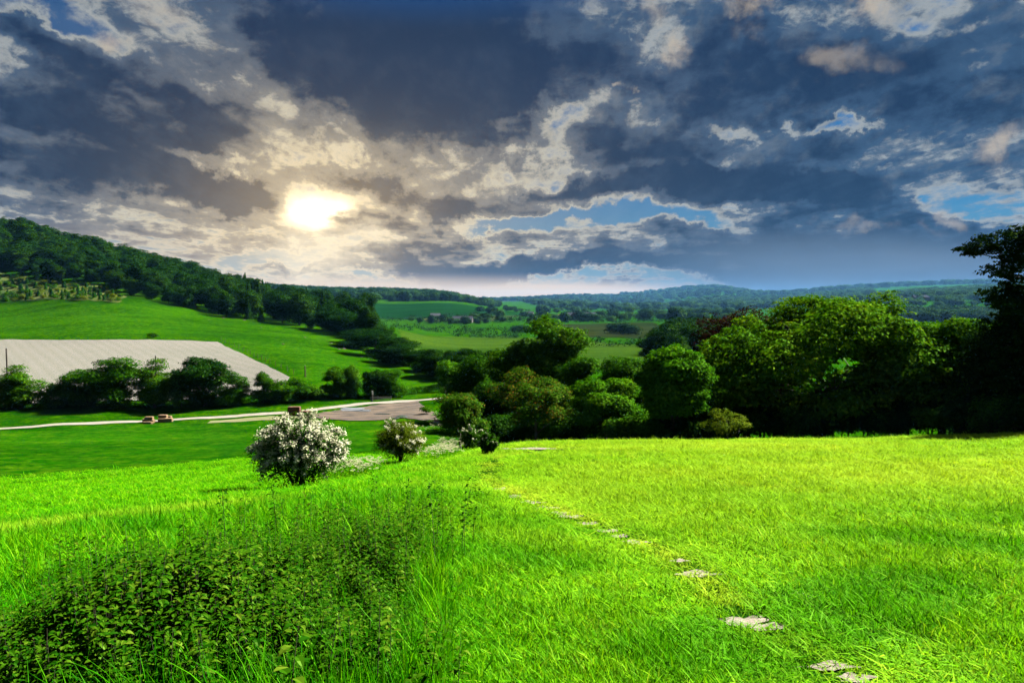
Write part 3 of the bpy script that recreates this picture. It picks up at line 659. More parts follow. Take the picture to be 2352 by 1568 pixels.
# the black tree on the right edge, near, in its own shade: layered limbs reach over the hills
def black_tree():
    y = 62.0; x = (2415-PW/2)/F*y; z0 = hz(x, y); rg = np.random.default_rng(31)
    def q(px, py): return np.array([(px-2415)/F*y, 0, ray(px, py)[1]*y-z0])
    lob = []
    for (px, py, rx, rz, dy) in [(2395, 540, 75, 26, 0), (2310, 548, 62, 20, .6), (2262, 566, 40, 13, .8), (2232, 571, 22, 8, .8), (2340, 590, 60, 22, -.5), (2305, 615, 34, 15, .5), (2370, 640, 50, 28, .6),
                                 (2350, 690, 60, 30, 0), (2320, 672, 40, 18, 1), (2300, 700, 38, 16, -1), (2340, 745, 60, 30, 1), (2330, 790, 70, 40, 0), (2320, 840, 82, 48, .5), (2315, 900, 90, 56, -.5), (2320, 965, 95, 50, .8),
                                 (2430, 620, 90, 80, 1), (2440, 760, 120, 110, 0), (2440, 900, 140, 120, 0), (2460, 520, 90, 50, 0)]:
        a = q(px, py); lob.append((a[0], dy*1.6, a[2], rx/F*y, max(rz, rx*.7)/F*y, rz/F*y))
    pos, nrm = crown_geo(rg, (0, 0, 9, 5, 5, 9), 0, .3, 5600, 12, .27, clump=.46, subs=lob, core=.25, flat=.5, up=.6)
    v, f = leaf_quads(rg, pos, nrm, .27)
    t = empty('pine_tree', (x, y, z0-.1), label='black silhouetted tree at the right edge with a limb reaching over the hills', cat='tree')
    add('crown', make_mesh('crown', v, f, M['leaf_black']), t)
    mb = MB(); top = q(2415, 480)[2]
    mb.tube([(0, 0, -.3), (.1, 0, top*.3), (-.1, .1, top*.6), (0, 0, top*.95)], [.5, .4, .28, .08], 10)
    for (px, py, z0_, dy) in [(2225, 570, 600, .8), (2300, 618, 640, .5), (2292, 700, 720, -1), (2300, 780, 820, .2), (2470, 540, 620, 0)]:
        e = q(px, py); s0 = q(2415, z0_); m1 = (s0*.5+e*.5)+np.array([0, 0, -.35])
        mb.tube([s0, (s0+m1)/2, m1+np.array([0, dy, 0]), e+np.array([0, dy, 0])], [.17, .13, .08, .02], 6)
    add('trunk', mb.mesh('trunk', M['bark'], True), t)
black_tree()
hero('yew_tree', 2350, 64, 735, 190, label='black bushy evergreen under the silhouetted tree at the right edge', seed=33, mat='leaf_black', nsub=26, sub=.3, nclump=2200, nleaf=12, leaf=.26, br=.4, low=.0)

# --- dark under-storey shrubs along the foot of the tree belt
UND = []   # (px, distance, scale)
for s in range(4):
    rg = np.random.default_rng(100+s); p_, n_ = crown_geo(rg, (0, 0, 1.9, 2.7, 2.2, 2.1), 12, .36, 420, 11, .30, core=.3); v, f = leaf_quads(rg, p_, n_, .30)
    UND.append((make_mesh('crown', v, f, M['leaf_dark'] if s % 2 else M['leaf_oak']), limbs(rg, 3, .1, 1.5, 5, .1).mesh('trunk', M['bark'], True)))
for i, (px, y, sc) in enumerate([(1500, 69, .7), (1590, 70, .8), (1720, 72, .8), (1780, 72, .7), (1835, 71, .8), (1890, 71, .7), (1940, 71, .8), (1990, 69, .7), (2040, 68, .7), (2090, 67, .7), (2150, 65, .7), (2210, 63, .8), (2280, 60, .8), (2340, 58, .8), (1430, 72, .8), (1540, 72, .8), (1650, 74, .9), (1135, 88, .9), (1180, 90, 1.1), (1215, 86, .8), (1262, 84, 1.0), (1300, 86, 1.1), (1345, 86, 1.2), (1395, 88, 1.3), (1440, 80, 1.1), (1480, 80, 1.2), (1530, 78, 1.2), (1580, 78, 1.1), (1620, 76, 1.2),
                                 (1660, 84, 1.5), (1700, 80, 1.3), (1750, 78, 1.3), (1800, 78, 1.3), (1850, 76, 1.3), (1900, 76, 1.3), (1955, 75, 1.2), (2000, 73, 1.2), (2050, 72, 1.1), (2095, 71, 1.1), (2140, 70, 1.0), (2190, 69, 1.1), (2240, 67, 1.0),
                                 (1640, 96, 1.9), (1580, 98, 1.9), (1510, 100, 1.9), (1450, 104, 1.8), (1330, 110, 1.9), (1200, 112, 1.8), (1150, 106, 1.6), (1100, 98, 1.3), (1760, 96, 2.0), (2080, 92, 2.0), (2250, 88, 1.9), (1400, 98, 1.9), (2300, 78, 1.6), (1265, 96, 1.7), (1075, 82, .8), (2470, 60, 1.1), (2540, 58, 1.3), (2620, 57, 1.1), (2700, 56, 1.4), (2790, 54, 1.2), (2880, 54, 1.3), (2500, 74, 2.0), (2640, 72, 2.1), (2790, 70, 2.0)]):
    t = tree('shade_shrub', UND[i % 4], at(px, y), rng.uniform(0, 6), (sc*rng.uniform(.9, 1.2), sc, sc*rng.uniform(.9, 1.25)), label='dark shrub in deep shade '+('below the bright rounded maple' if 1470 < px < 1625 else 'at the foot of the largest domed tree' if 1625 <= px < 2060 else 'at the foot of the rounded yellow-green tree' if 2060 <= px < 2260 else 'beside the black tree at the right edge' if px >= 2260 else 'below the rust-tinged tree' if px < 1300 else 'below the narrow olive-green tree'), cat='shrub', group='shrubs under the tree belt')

# --- trees of the hedge line by the track
HT = []
for s in range(7):
    tall = [1.0, .9, 1.15, .8, 1.3, .9, 1.0][s]
    HT.append(tree_mesh(200+s, (0, 0, 5.0, 3.5, 3.3, 4.9), 9.6, 26, .32, 1700, 12, .34, ['leaf_oak', 'leaf_oak', 'leaf_oak', 'leaf_oak', 'leaf_dark', 'leaf_oak', 'leaf_bright'][s], .26, nlimb=7, bottom=-1.0, start=.12))
HB = [tree_mesh(220+s, (0, 0, 2.6, 3.0, 2.6, 2.6), 4.6, 18, .33, 900, 12, .30, 'leaf_oak' if s else 'leaf_dark', .14, nlimb=6, start=.1, bottom=-.9) for s in range(3)]
def fit(meshes, H0, W0, name, px, y, top, w, **k):
    x, yy, z = at(px, y); Ht = ray(px, top)[1]*y-z; Wd = w/F*y
    return tree(name, meshes, (x, yy, z-.05), rng.uniform(0, 6.28), (Wd/W0, Wd/W0, Ht/H0), **k)
g = 'trees in the hedge line by the track'
for (i, px, y, top, w, lab) in [
    (0, 40, 140, 842, 92, 'dome-shaped hedge tree at the left edge, under the tall pole'), (1, 168, 143, 852, 90, 'wide loose hedge tree lit on its right, left of the biggest round one'),
    (2, 262, 143, 820, 118, 'biggest round hedge tree, dense and dark, left of the middle of the row'), (0, 350, 144, 828, 84, 'upright hedge tree touching the right side of the biggest round one'),
    (4, 468, 146, 812, 108, 'dark hedge tree with a knobbly crown below the corner of the chalk field'), (1, 532, 147, 855, 66, 'lower hedge tree leaning on the dark knobbly one'),
    (5, 600, 148, 852, 44, 'thin feathery hedge tree against the chalk field corner'), (5, 765, 154, 841, 58, 'open hedge tree with several bare stems beside the short pole'),
    (3, 805, 156, 840, 48, 'narrow hedge tree right of the open many-stemmed one'), (6, 897, 160, 843, 62, 'round bright hedge tree at the right end of the row, near the gate')]:
    fit(HT[i], 9.9, 6.8, 'hedge_tree', px, y, top, w, label=lab, cat='tree', group=g)
for (i, px, y, top, w, lab) in [
    (1, 112, 141, 880, 62, 'small bushy hedge tree in the gap right of the dome-shaped one'), (2, 412, 145, 852, 52, 'bushy hedge tree filling the gap before the dark knobbly one'),
    (1, 676, 150, 868, 98, 'wide dark green hedge bush behind the stack of bales'), (0, 855, 158, 848, 56, 'dark hedge bush against the left side of the round bright tree'),
    (2, 645, 149, 880, 50, 'low hedge bush beside the thin feathery tree'), (1, 716, 152, 890, 44, 'low hedge bush left of the open many-stemmed tree')]:
    fit(HB[i], 5.2, 6.0, 'hedge_bush', px, y, top, w, label=lab, cat='bush', group=g)
# low hedge runs
def hedge(name, line, w, h, mat, leaf, dens, seed, label, cat='hedge', group=None, clump=None, nleaf=9):
    rg = np.random.default_rng(seed); P = [np.array(p, float) for p in line]; pos = []; nrm = []
    for a, b in zip(P[:-1], P[1:]):
        L_ = np.hypot(*(b-a)); n_ = max(3, int(L_*dens)); t = rg.random(n_); c = a+(b-a)*t[:, None]
        hh = h*(.72+.28*np.sin(t*L_/h*1.1+seed)+rg.normal(size=n_)*.1); an = rg.uniform(0, np.pi, n_)
        dxy = rg.normal(size=(n_, 2)); dxy /= np.linalg.norm(dxy, axis=1)[:, None]
        p = np.column_stack([c+dxy*(np.cos(an)[:, None]**2)**.5*w*.5, np.sin(an)*hh]); g0 = height(p[:, 0], p[:, 1])
        p[:, 2] += g0; p[:, 2] = np.maximum(p[:, 2], g0+.1*h*rg.random(n_))
        cl = clump or leaf*2.4
        o = rg.normal(size=(n_, nleaf, 3))*np.array([.45, .45, .28])*cl; pos.append((p[:, None]+o).reshape(-1, 3))
        nr = np.stack([dxy[:, 0]*.5, dxy[:, 1]*.5, np.full(n_, .8)], -1)[:, None]+rg.normal(size=(n_, nleaf, 3))*.45; nrm.append(nr.reshape(-1, 3))
    v, f = leaf_quads(rg, np.concatenate(pos), np.concatenate(nrm), leaf)
    o_ = np.array([*P[0], hz(*P[0])]); return add(name, make_mesh(name, v-o_, f, M[mat]), loc=o_, label=label, cat=cat, group=group)
hedge('hedge', [at(p, d)[:2] for p, d in ((-120, 140), (0, 140), (300, 143), (600, 148), (760, 153), (920, 160))], 3.0, 1.3, 'leaf_dark', .30, 14, 5, 'dark low undergrowth hedge running under the row of hedge trees')
hedge('hedge', [at(p, d)[:2] for p, d in ((925, 163), (985, 165), (1040, 160))], 1.8, 1.5, 'leaf_dark', .25, 22, 6, 'low clipped hedge between the round bright tree and the mud yard')
# the dark hedge of trees that runs down from the wood
g = 'dark trees running down from the wood'
for (i, px, y, top, w) in [(4, 800, 330, 712, 70), (4, 832, 315, 720, 70), (4, 855, 300, 735, 60), (4, 815, 270, 752, 76), (4, 862, 245, 752, 80), (4, 905, 225, 770, 84), (4, 840, 290, 700, 50), (4, 925, 215, 785, 60), (0, 898, 300, 752, 26), (4, 960, 205, 800, 60), (4, 1000, 195, 797, 66), (4, 1045, 190, 800, 60), (4, 1085, 180, 795, 80), (4, 1130, 175, 798, 80), (4, 1170, 165, 800, 80), (4, 780, 345, 705, 70), (4, 760, 350, 702, 60)]:
    fit(HT[i], 9.9, 6.8, 'dark_hedge_tree', px, y, top, w, label='dark tree in the line that runs down from the wood to the tree belt', cat='tree', group=g)

# --- wood on the hillside
WT = []
for s in range(5):
    WT.append(tree_mesh(300+s, (0, 0, 7.4, 5.4, 5.2, 7.6), 14.5, 24, .32, 720, 11, .72, ['leaf_wood', 'leaf_dark', 'leaf_wood', 'leaf_dark', 'leaf_conif'][s], .35, nlimb=4, lsub=0, clump=1.5, flat=.3, bottom=-1.0))
def conif(seed, H, w, tiers, mat, leaf, n=5):
    rg = np.random.default_rng(seed); pos = []; nrm = []
    for t in range(tiers):
        f = t/tiers; r = w*(1-f)**.9*rg.uniform(.85, 1.1); z = H*(.08+.9*f); k = int(10+26*(1-f))
        a = rg.uniform(0, 6.28, k*n); q = np.sqrt(rg.random(k*n))*r
        pos.append(np.column_stack([np.cos(a)*q, np.sin(a)*q, z-q*.35+rg.normal(size=k*n)*.04*H])); nrm.append(np.column_stack([np.cos(a)*.6, np.sin(a)*.6, np.full(k*n, .7)])+rg.normal(size=(k*n, 3))*.3)
    v, f_ = leaf_quads(rg, np.concatenate(pos), np.concatenate(nrm), leaf); return make_mesh('crown', v, f_, M[mat]), MB().tube([(0, 0, -.3), (0, 0, H*.9)], [w*.07+.04, .02], 6).mesh('trunk', M['bark'])
CF = [conif(320+s, 15, 3.4, 16, 'leaf_dark', .75) for s in range(2)]
# region of the wood in plan: between its lower edge and the ridge
low_edge = [H(-700, 610, 300), H(-300, 622, 300), H(0, 628, 300), H(100, 640, 300), H(200, 655, 300), H(300, 681, 300), H(400, 701, 300), H(500, 726, 300), H(600, 740, 300), H(700, 752, 300), H(800, 772, 280)]
ridge = [at(px, y)[:2] for px, y in ((850, 470), (700, 560), (600, 600), (400, 620), (200, 635), (0, 640), (-300, 640), (-700, 620))]
wood = np.array(low_edge+ridge)
def poisson(poly, d, n, seed):
    rg = np.random.default_rng(seed); lo, hi = poly.min(0), poly.max(0); out = []; cell = {}
    c = rg.uniform(lo, hi, (n, 2)); c = c[inpoly(c[:, 0], c[:, 1], poly)]
    for p in c:
        k = (int(p[0]//d), int(p[1]//d)); ok = True
        for a in (-1, 0, 1):
            for b in (-1, 0, 1):
                for q in cell.get((k[0]+a, k[1]+b), ()):
                    if (p[0]-q[0])**2+(p[1]-q[1])**2 < d*d: ok = False
        if ok: cell.setdefault(k, []).append(p); out.append(p)
    return np.array(out)
pts = poisson(wood, 11.0, 9000, 3)
pxs = pts[:, 0]/pts[:, 1]*F+PW/2
pts = pts[(pxs > -620)]; pxs = pts[:, 0]/pts[:, 1]*F+PW/2
dl = pdist(pts[:, 0], pts[:, 1], low_edge); dr = pdist(pts[:, 0], pts[:, 1], ridge)
score = np.minimum(dl, np.abs(dr-75)*.8)
order = np.argsort(pts[:, 1]+rng.normal(size=len(pts))*5+np.where(pxs < -60, 4000, 0))
print('WOOD', len(pts))
zz = height(pts[:, 0], pts[:, 1])
for n_, i in enumerate(order[:290]):
    x, y = pts[i]; px = pxs[i]; edge = dl[i] < 9
    sc = rng.uniform(.9, 1.35)*(.7 if edge else 1.0)
    if px > 560 and rng.random() < .3: ms, nm, lab = CF[n_ % 2], 'conifer_tree', 'dark pointed conifer among the broadleaf trees of the hillside wood'
    else:
        k = int(rng.integers(0, 4)) if px < 330 else int(rng.choice([1, 3, 1, 3, 0])); ms, nm = WT[k], 'wood_tree'
        lab = 'green broadleaf tree in the wood on the left hillside' if k in (0, 2) else 'dark broadleaf tree in the wood on the left hillside'
    where = ('at the picture edge', 'above the rough ground', 'over the rough ground corner', 'above the green slope', 'where it narrows', 'at its low right end')[int(np.clip((px+60)//150, 0, 5))]
    depth_ = 'front row' if dl[i] < 11 else 'second row' if dl[i] < 26 else 'upper part'
    lab = ('dark pointed conifer' if nm[0] == 'c' else 'green leafy tree' if k in (0, 2) else 'dark leafy tree')+' in the '+depth_+' of the left wood, '+where
    tree(nm, ms, (x, y, zz[i]-.2), rng.uniform(0, 6.28), (sc*rng.uniform(.9, 1.15), sc, sc*rng.uniform(.9, 1.1)), label=lab, cat='tree', group='trees of the hillside wood: '+('conifers' if nm[0] == 'c' else 'lighter' if k in (0, 2) else 'darker'))
x, y, z = at(388, 520); tree('ridge_tree', WT[1], (x, y, z), 1.0, (1.1, 1.1, 1.5), label='tall tree standing above its neighbours on the wooded ridge line', cat='tree')

# ------------------------------------------------------------------ instanced cover (geometry nodes)
def proto_collection(name, meshes):
    c = bpy.data.collections.new(name)
    for i, me in enumerate(meshes): c.objects.link(bpy.data.objects.new('%s_%02d' % (name, i), me))
    return c
def scatter(name, pos, rot, scl, idx, coll, attrs=None, **k):
    me = bpy.data.meshes.new(name); n_ = len(pos); me.vertices.add(n_); me.vertices.foreach_set('co', np.asarray(pos, np.float32).ravel())
    a = me.attributes.new('rot', 'FLOAT_VECTOR', 'POINT'); a.data.foreach_set('vector', np.asarray(rot, np.float32).ravel())
    sc = np.asarray(scl, np.float32); sc = np.repeat(sc[:, None], 3, 1) if sc.ndim == 1 else sc
    a = me.attributes.new('scl', 'FLOAT_VECTOR', 'POINT'); a.data.foreach_set('vector', sc.ravel())
    a = me.attributes.new('vi', 'INT', 'POINT'); a.data.foreach_set('value', np.asarray(idx, np.int32))
    for q, v in (attrs or {}).items():
        a = me.attributes.new(q, 'FLOAT', 'POINT'); a.data.foreach_set('value', np.asarray(v, np.float32))
    o = add(name, me, kind='stuff', **k)
    ng = bpy.data.node_groups.new(name, 'GeometryNodeTree'); ng.interface.new_socket('Geometry', in_out='INPUT', socket_type='NodeSocketGeometry'); ng.interface.new_socket('Geometry', in_out='OUTPUT', socket_type='NodeSocketGeometry')
    N, L = ng.nodes, ng.links; gi = N.new('NodeGroupInput'); go = N.new('NodeGroupOutput'); ip = N.new('GeometryNodeInstanceOnPoints')
    ci = N.new('GeometryNodeCollectionInfo'); ci.inputs['Collection'].default_value = coll; ci.inputs['Separate Children'].default_value = True; ci.inputs['Reset Children'].default_value = True
    def na(nm, t): q = N.new('GeometryNodeInputNamedAttribute'); q.data_type = t; q.inputs['Name'].default_value = nm; return q.outputs[0]
    L.new(gi.outputs[0], ip.inputs['Points']); L.new(ci.outputs[0], ip.inputs['Instance']); ip.inputs['Pick Instance'].default_value = True
    L.new(na('vi', 'INT'), ip.inputs['Instance Index'])
    e2r = N.new('FunctionNodeEulerToRotation'); L.new(na('rot', 'FLOAT_VECTOR'), e2r.inputs[0]); L.new(e2r.outputs[0], ip.inputs['Rotation'])
    L.new(na('scl', 'FLOAT_VECTOR'), ip.inputs['Scale']); L.new(ip.outputs[0], go.inputs[0])
    md = o.modifiers.new('cover', 'NODES'); md.node_group = ng
    return o

# rest of the hillside wood, behind the ones built singly
rest = order[290:]
if len(rest):
    coll = proto_collection('wood_crown', [WT[i][0] for i in range(4)])
    p = np.column_stack([pts[rest], zz[rest]-.2]); r_ = np.zeros((len(p), 3)); r_[:, 2] = rng.uniform(0, 6.28, len(p))
    scatter('hillside_wood', p, r_, rng.uniform(.8, 1.12, len(p)), rng.integers(0, 4, len(p)), coll, label='further trees of the hillside wood, massed up to the ridge', cat='wood')

# --- grass
def tuft(seed, nb, rad, h, wd, lean=.5, curve=.5, seg=3):   # one grass tuft
    rg = np.random.default_rng(seed); V = []; Fc = []
    for b in range(nb):
        a = rg.uniform(0, 6.28); r = rad*math.sqrt(rg.random()); base = np.array([math.cos(a)*r, math.sin(a)*r, -.02])
        d = rg.uniform(0, 6.28); ln = lean*rg.uniform(.2, 1.3); hh = h*rg.uniform(.5, 1.15); w = wd*rg.uniform(.7, 1.3)
        out = np.array([math.cos(d), math.sin(d), 0]); side = np.array([-math.sin(d+rg.uniform(-.8, .8)), math.cos(d), 0]); k0 = len(V)
        for s in range(seg+1):
            t = s/seg; p = base+out*hh*ln*(t**(1+curve))+np.array([0, 0, hh*(t-.28*ln*t*t)]); ww = w*(1-t)**.7*.5 if s < seg else 0
            if s < seg: V += [p-side*ww, p+side*ww]
            else: V += [p]
        for s in range(seg-1): Fc.append((k0+2*s, k0+2*s+1, k0+2*s+3, k0+2*s+2))
        Fc.append((k0+2*seg-2, k0+2*seg-1, k0+2*seg))
    return make_mesh('tuft', V, Fc, M['grass'])
TU = [tuft(400+i, 40, .19, .15, .012, .95, .5, 3) for i in range(5)]+[tuft(410+i, 40, .17, .27, .011, .7, .7, 3) for i in range(4)]+[tuft(420+i, 22, .14, .52, .011, .55, 1.0, 4) for i in range(3)]
TC = proto_collection('tuft', TU)
def sample_ground(n_, r0, r1, az0, az1, pw, seed):
    """points with density falling as r^-pw between two distances"""
    rg = np.random.default_rng(seed); u = rg.random(n_); e = 2-pw
    r = (r0**e+u*(r1**e-r0**e))**(1/e) if abs(e) > 1e-6 else r0*(r1/r0)**u
    a = np.radians(rg.uniform(az0, az1, n_)); return r*np.sin(a), r*np.cos(a), r, rg
bare = []
for i, (a, b, w, h_) in enumerate(((1600, 1319, 44, 6), (1455, 1246, 26, 4), (1845, 1366, 30, 6), (1800, 1375, 16, 4), (1712, 1428, 46, 9), (1765, 1442, 44, 7), (1905, 1532, 50, 8), (1490, 1487, 16, 8), (1965, 1560, 34, 9), (1310, 1187, 22, 3), (1352, 1203, 18, 3),
                                   (1150, 1124, 16, 3), (1180, 1141, 20, 3), (1215, 1154, 26, 3), (1252, 1167, 22, 3), (1285, 1179, 18, 3), (1395, 1220, 20, 3), (1425, 1232, 16, 3), (1215, 1032, 60, 1.8), (1560, 1296, 16, 3))):
    bare.append([H(a+1.2*w*math.cos(t)*(1+.28*math.sin(3*t+i)+.2*math.sin(5*t+2*i)+.10*math.sin(11*t)), b+1.15*h_*math.sin(t)*(1+.3*math.cos(4*t+i)+.2*math.sin(7*t+i))) for t in np.linspace(0, 2*math.pi, 33)[:-1]])
def in_bare(x, y, k=1.0):
    m = np.zeros(len(x), bool)
    for p in bare:
        P = np.array(p); c = P.mean(0); m |= inpoly(x, y, c+(P-c)*k)
    return m
for i, p in enumerate(bare): sheet('bare_patch', p, .012 if i < 18 else .05, .12 if i < 9 else .25, M['bare'], .015, seed=i)
nettle_zone = np.array([H(*p) for p in ((-250, 1540), (0, 1460), (150, 1435), (330, 1385), (470, 1325), (600, 1280), (740, 1262), (900, 1235), (985, 1260), (1000, 1330), (985, 1450), (1000, 1640), (800, 2100), (300, 2100), (-200, 1900))])
def grass():
    out = []; nz = nettle_zone
    for (n_, r0, r1, pw, sd) in ((37000, 1.4, 16, 1.25, 1), (80000, 12, 92, 1.35, 2)):
        x, y, r, rg = sample_ground(n_, r0, r1, -60, 57, pw, sd)
        px = x/y*F+PW/2
        left = px < 1060+60*np.sin(y*.3)
        ok = ~(in_bare(x, y, .98) & (rg.random(len(x)) < .93)) & ~((pdist(x, y, footpath) < np.where((y > 9) & (y < 32), .42, .3)) & (rg.random(len(x)) < .72))
        edge_l = (r > 62) & left
        ok &= ~edge_l
        x, y, r, px, left = x[ok], y[ok], r[ok], px[ok], left[ok]
        pd = pdist(x, y, footpath)
        kind = rg.integers(0, 5, len(x)); tall = (px < 1010) & (r < 13+rg.normal(size=len(x))*3) & (pd > 1.0)
        kind = np.where(tall, 5+rg.integers(0, 4, len(x)), kind)
        kind = np.where(tall & (r < 7) & (rg.random(len(x)) < .16), 9+rg.integers(0, 3, len(x)), kind)
        inn = inpoly(x, y, nz); kind = np.where(inn & (rg.random(len(x)) < .22), 9+rg.integers(0, 3, len(x)), kind)
        s = (r/7)**.42; s = np.clip(s, .8, 3.2)*rg.uniform(.7, 1.25, len(x))
        clumpy = .85+.35*(np.sin(x*1.9+np.sin(y*2.3))*np.sin(y*1.7+x*.4))+.3*rg.normal(size=len(x)); sz = s*np.clip(clumpy, .35, 1.6)*.8/np.clip((r/7)**.3, .8, 2.4)
        sz *= np.where(pd < .9, .5, 1)
        rot = np.zeros((len(x), 3)); rot[:, 2] = rg.uniform(0, 6.28, len(x)); rot[:, :2] = rg.normal(size=(len(x), 2))*.12
        dry, lush = cover(x, y); dry = np.clip(dry+(rg.random(len(x)) < .05)*.4, 0, 1)
        out.append((x, y, height(x, y), rot, np.column_stack([s, s, sz]), kind, dry, lush))
    x, y, z = (np.concatenate([o[i] for o in out]) for i in range(3))
    scatter('meadow_grass', np.column_stack([x, y, z]), np.concatenate([o[3] for o in out]), np.concatenate([o[4] for o in out]), np.concatenate([o[5] for o in out]), TC,
            {'dry': np.concatenate([o[6] for o in out]), 'lush': np.concatenate([o[7] for o in out])}, label='bright green grass covering the meadow and the near bank', cat='grass')
grass()

# --- nettles
def nettle(seed, H_, top_flower=False):
    rg = np.random.default_rng(seed); st = MB(); bend = rg.normal(size=2)*.08
    line = [np.array([bend[0]*t*t, bend[1]*t*t, H_*t-.05]) for t in np.linspace(0, 1, 6)]; st.tube(line, [.0038, .0036, .0033, .003, .0022, .0015], 4)
    V = []; Fc = []; n_ = int(H_/.048)
    for i in range(n_):
        t = .22+.78*i/n_; p = np.array([bend[0]*t*t, bend[1]*t*t, H_*t]); size = .064*math.sin(math.pi*min(1, (1.08-t)*.95+.12))**.7*rg.uniform(.8, 1.2)
        a0 = i*math.pi/2+rg.uniform(-.3, .3)
        for a in (a0, a0+math.pi):
            o = np.array([math.cos(a), math.sin(a), 0]); sd = np.array([-math.sin(a), math.cos(a), 0]); dr = rg.uniform(.15, .8); k0 = len(V)
            for (s, w) in ((0.0, .05), (.28, .30), (.55, .27), (.82, .13)):
                c = p+o*(.02+s*size)+np.array([0, 0, size*(.25*s-dr*s*s)]); fo = np.array([0, 0, size*.10*(w*3)])
                V += [c-sd*w*size+fo, c, c+sd*w*size+fo]
            V.append(p+o*(.02+size)+np.array([0, 0, size*(.25-dr)]))
            for s in range(3):
                for q in (0, 1): Fc.append((k0+3*s+q, k0+3*s+q+1, k0+3*s+q+4, k0+3*s+q+3))
            Fc += [(k0+9, k0+10, k0+12), (k0+10, k0+11, k0+12)]
    return st.mesh('stem', M['nstem']), make_mesh('leaves', V, Fc, M['nettle'])
NT = [nettle(500+i, h_) for i, h_ in enumerate((.55, .65, .75, .6, .8, .95))]
def joined(parts):
    V = []; Fc = []; mi = []; mats = [p.materials[0] for p in parts]
    for k, p in enumerate(parts):
        b = len(V); V += [tuple(v.co) for v in p.vertices]
        for f in p.polygons: Fc.append(tuple(b+i for i in f.vertices)); mi.append(k)
    me = bpy.data.meshes.new('joined'); me.from_pydata(V, [], Fc)
    for m_ in mats: me.materials.append(m_)
    me.polygons.foreach_set('material_index', mi); me.update(); return me
NC = proto_collection('nettle', [joined(n) for n in NT[:5]])
rg = np.random.default_rng(77)
lo, hi = nettle_zone.min(0), nettle_zone.max(0)
c = rg.uniform(lo, hi, (30000, 2)); c = c[inpoly(c[:, 0], c[:, 1], nettle_zone) & (c[:, 1] > 1.6)]
gap = np.sin(c[:, 0]*1.3+1)*np.sin(c[:, 1]*1.1+np.sin(c[:, 0]*.8)); c = c[(gap > -.45) | (rg.random(len(c)) < .25)]
ed = pdist(c[:, 0], c[:, 1], np.vstack([nettle_zone, nettle_zone[:1]])); c = c[rg.random(len(c)) < np.clip(-.05+ed/1.9, 0, 1)]
n2_ = rg.uniform(lo-2.5, hi+2.5, (2500, 2)); n2_ = n2_[(pdist(n2_[:, 0], n2_[:, 1], np.vstack([nettle_zone, nettle_zone[:1]])) < 1.6) & (n2_[:, 1] > 2.4)]; n2_ = n2_[n2_[:, 0]/n2_[:, 1]*F+PW/2 < 1050-rg.random(len(n2_))*60]; c = np.vstack([c[:3900], n2_[rg.random(len(n2_)) < .45]]); print('NETTLES', len(c), lo, hi)
r_ = np.zeros((len(c), 3)); r_[:, 2] = rg.uniform(0, 6.28, len(c)); r_[:, :2] = rg.normal(size=(len(c), 2))*.10
scatter('nettle_bed', np.column_stack([c, height(c[:, 0], c[:, 1])]), r_, rg.uniform(.45, 1.05, len(c))*(.8+.25*np.sin(c[:, 0]*2.1)*np.sin(c[:, 1]*1.7)), rg.integers(0, 5, len(c)), NC, label='dark bed of leafy stinging nettles filling the lower left', cat='nettles')
for i, (px, py) in enumerate([(1003, 1278), (1018, 1262), (1068, 1290), (1060, 1275), (1040, 1310), (1085, 1268), (940, 1240), (925, 1255), (895, 1240), (520, 1330), (560, 1310), (640, 1290), (700, 1270), (300, 1390), (420, 1350), (860, 1230), (800, 1235), (750, 1240), (975, 1290), (1000, 1325)]):
    st, lv = NT[5] if i % 2 else NT[4]; x, y = hit(px, py); t = empty('nettle_plant', (x, y, hz(x, y)-.02), rng.uniform(0, 6.28), label='single tall nettle stem standing clear of the grass at the edge of the nettle bed', cat='nettle', group='tall nettles along the edge of the bed')
    s = rng.uniform(.8, 1.1); t.scale = (s, s, s); add('stem', st, t); add('leaves', lv, t)

# --- cow parsley: white froth by the bushes
def umbel(seed):
    rg = np.random.default_rng(seed); pos = []; 
    for _ in range(9):
        c_ = np.array([rg.normal()*.22, rg.normal()*.22, rg.uniform(.35, .75)]); pos.append(c_+rg.normal(size=(16, 3))*np.array([.05, .05, .012]))
    pos = np.concatenate(pos); nr = np.array([0, 0, 1])+rg.normal(size=pos.shape)*.3; v, f = leaf_quads(rg, pos, nr, .05, .9); a = make_mesh('umbel', v, f, M['umbel'])
    p2 = rg.normal(size=(120, 3))*np.array([.28, .28, .14])+np.array([0, 0, .25]); v, f = leaf_quads(rg, p2, np.array([0, 0, .6])+rg.normal(size=p2.shape), .10, .4)
    return joined([a, make_mesh('fern', v, f, M['grass'])])
UC = proto_collection('umbel', [umbel(600+i) for i in range(4)])
P_ = []
for (a, b, w, h_, n_) in ((1010, 1048, 38, 10, 110), (1035, 1022, 26, 8, 110), (1000, 990, 26, 8, 50), (780, 1092, 60, 8, 90), (840, 1083, 40, 6, 40), (1015, 960, 18, 10, 26)):
    for _ in range(max(2, int(n_*.35))): P_.append(H(a+rng.normal()*w*.6, b+rng.normal()*h_*.6))
P_ = np.array(P_); r_ = np.zeros((len(P_), 3)); r_[:, 2] = rng.uniform(0, 6.28, len(P_))
scatter('cow_parsley', np.column_stack([P_, height(P_[:, 0], P_[:, 1])]), r_, rng.uniform(.7, 1.15, len(P_)), rng.integers(0, 4, len(P_)), UC, label='white frothy cow parsley flowering between the hawthorn bushes', cat='wildflowers')

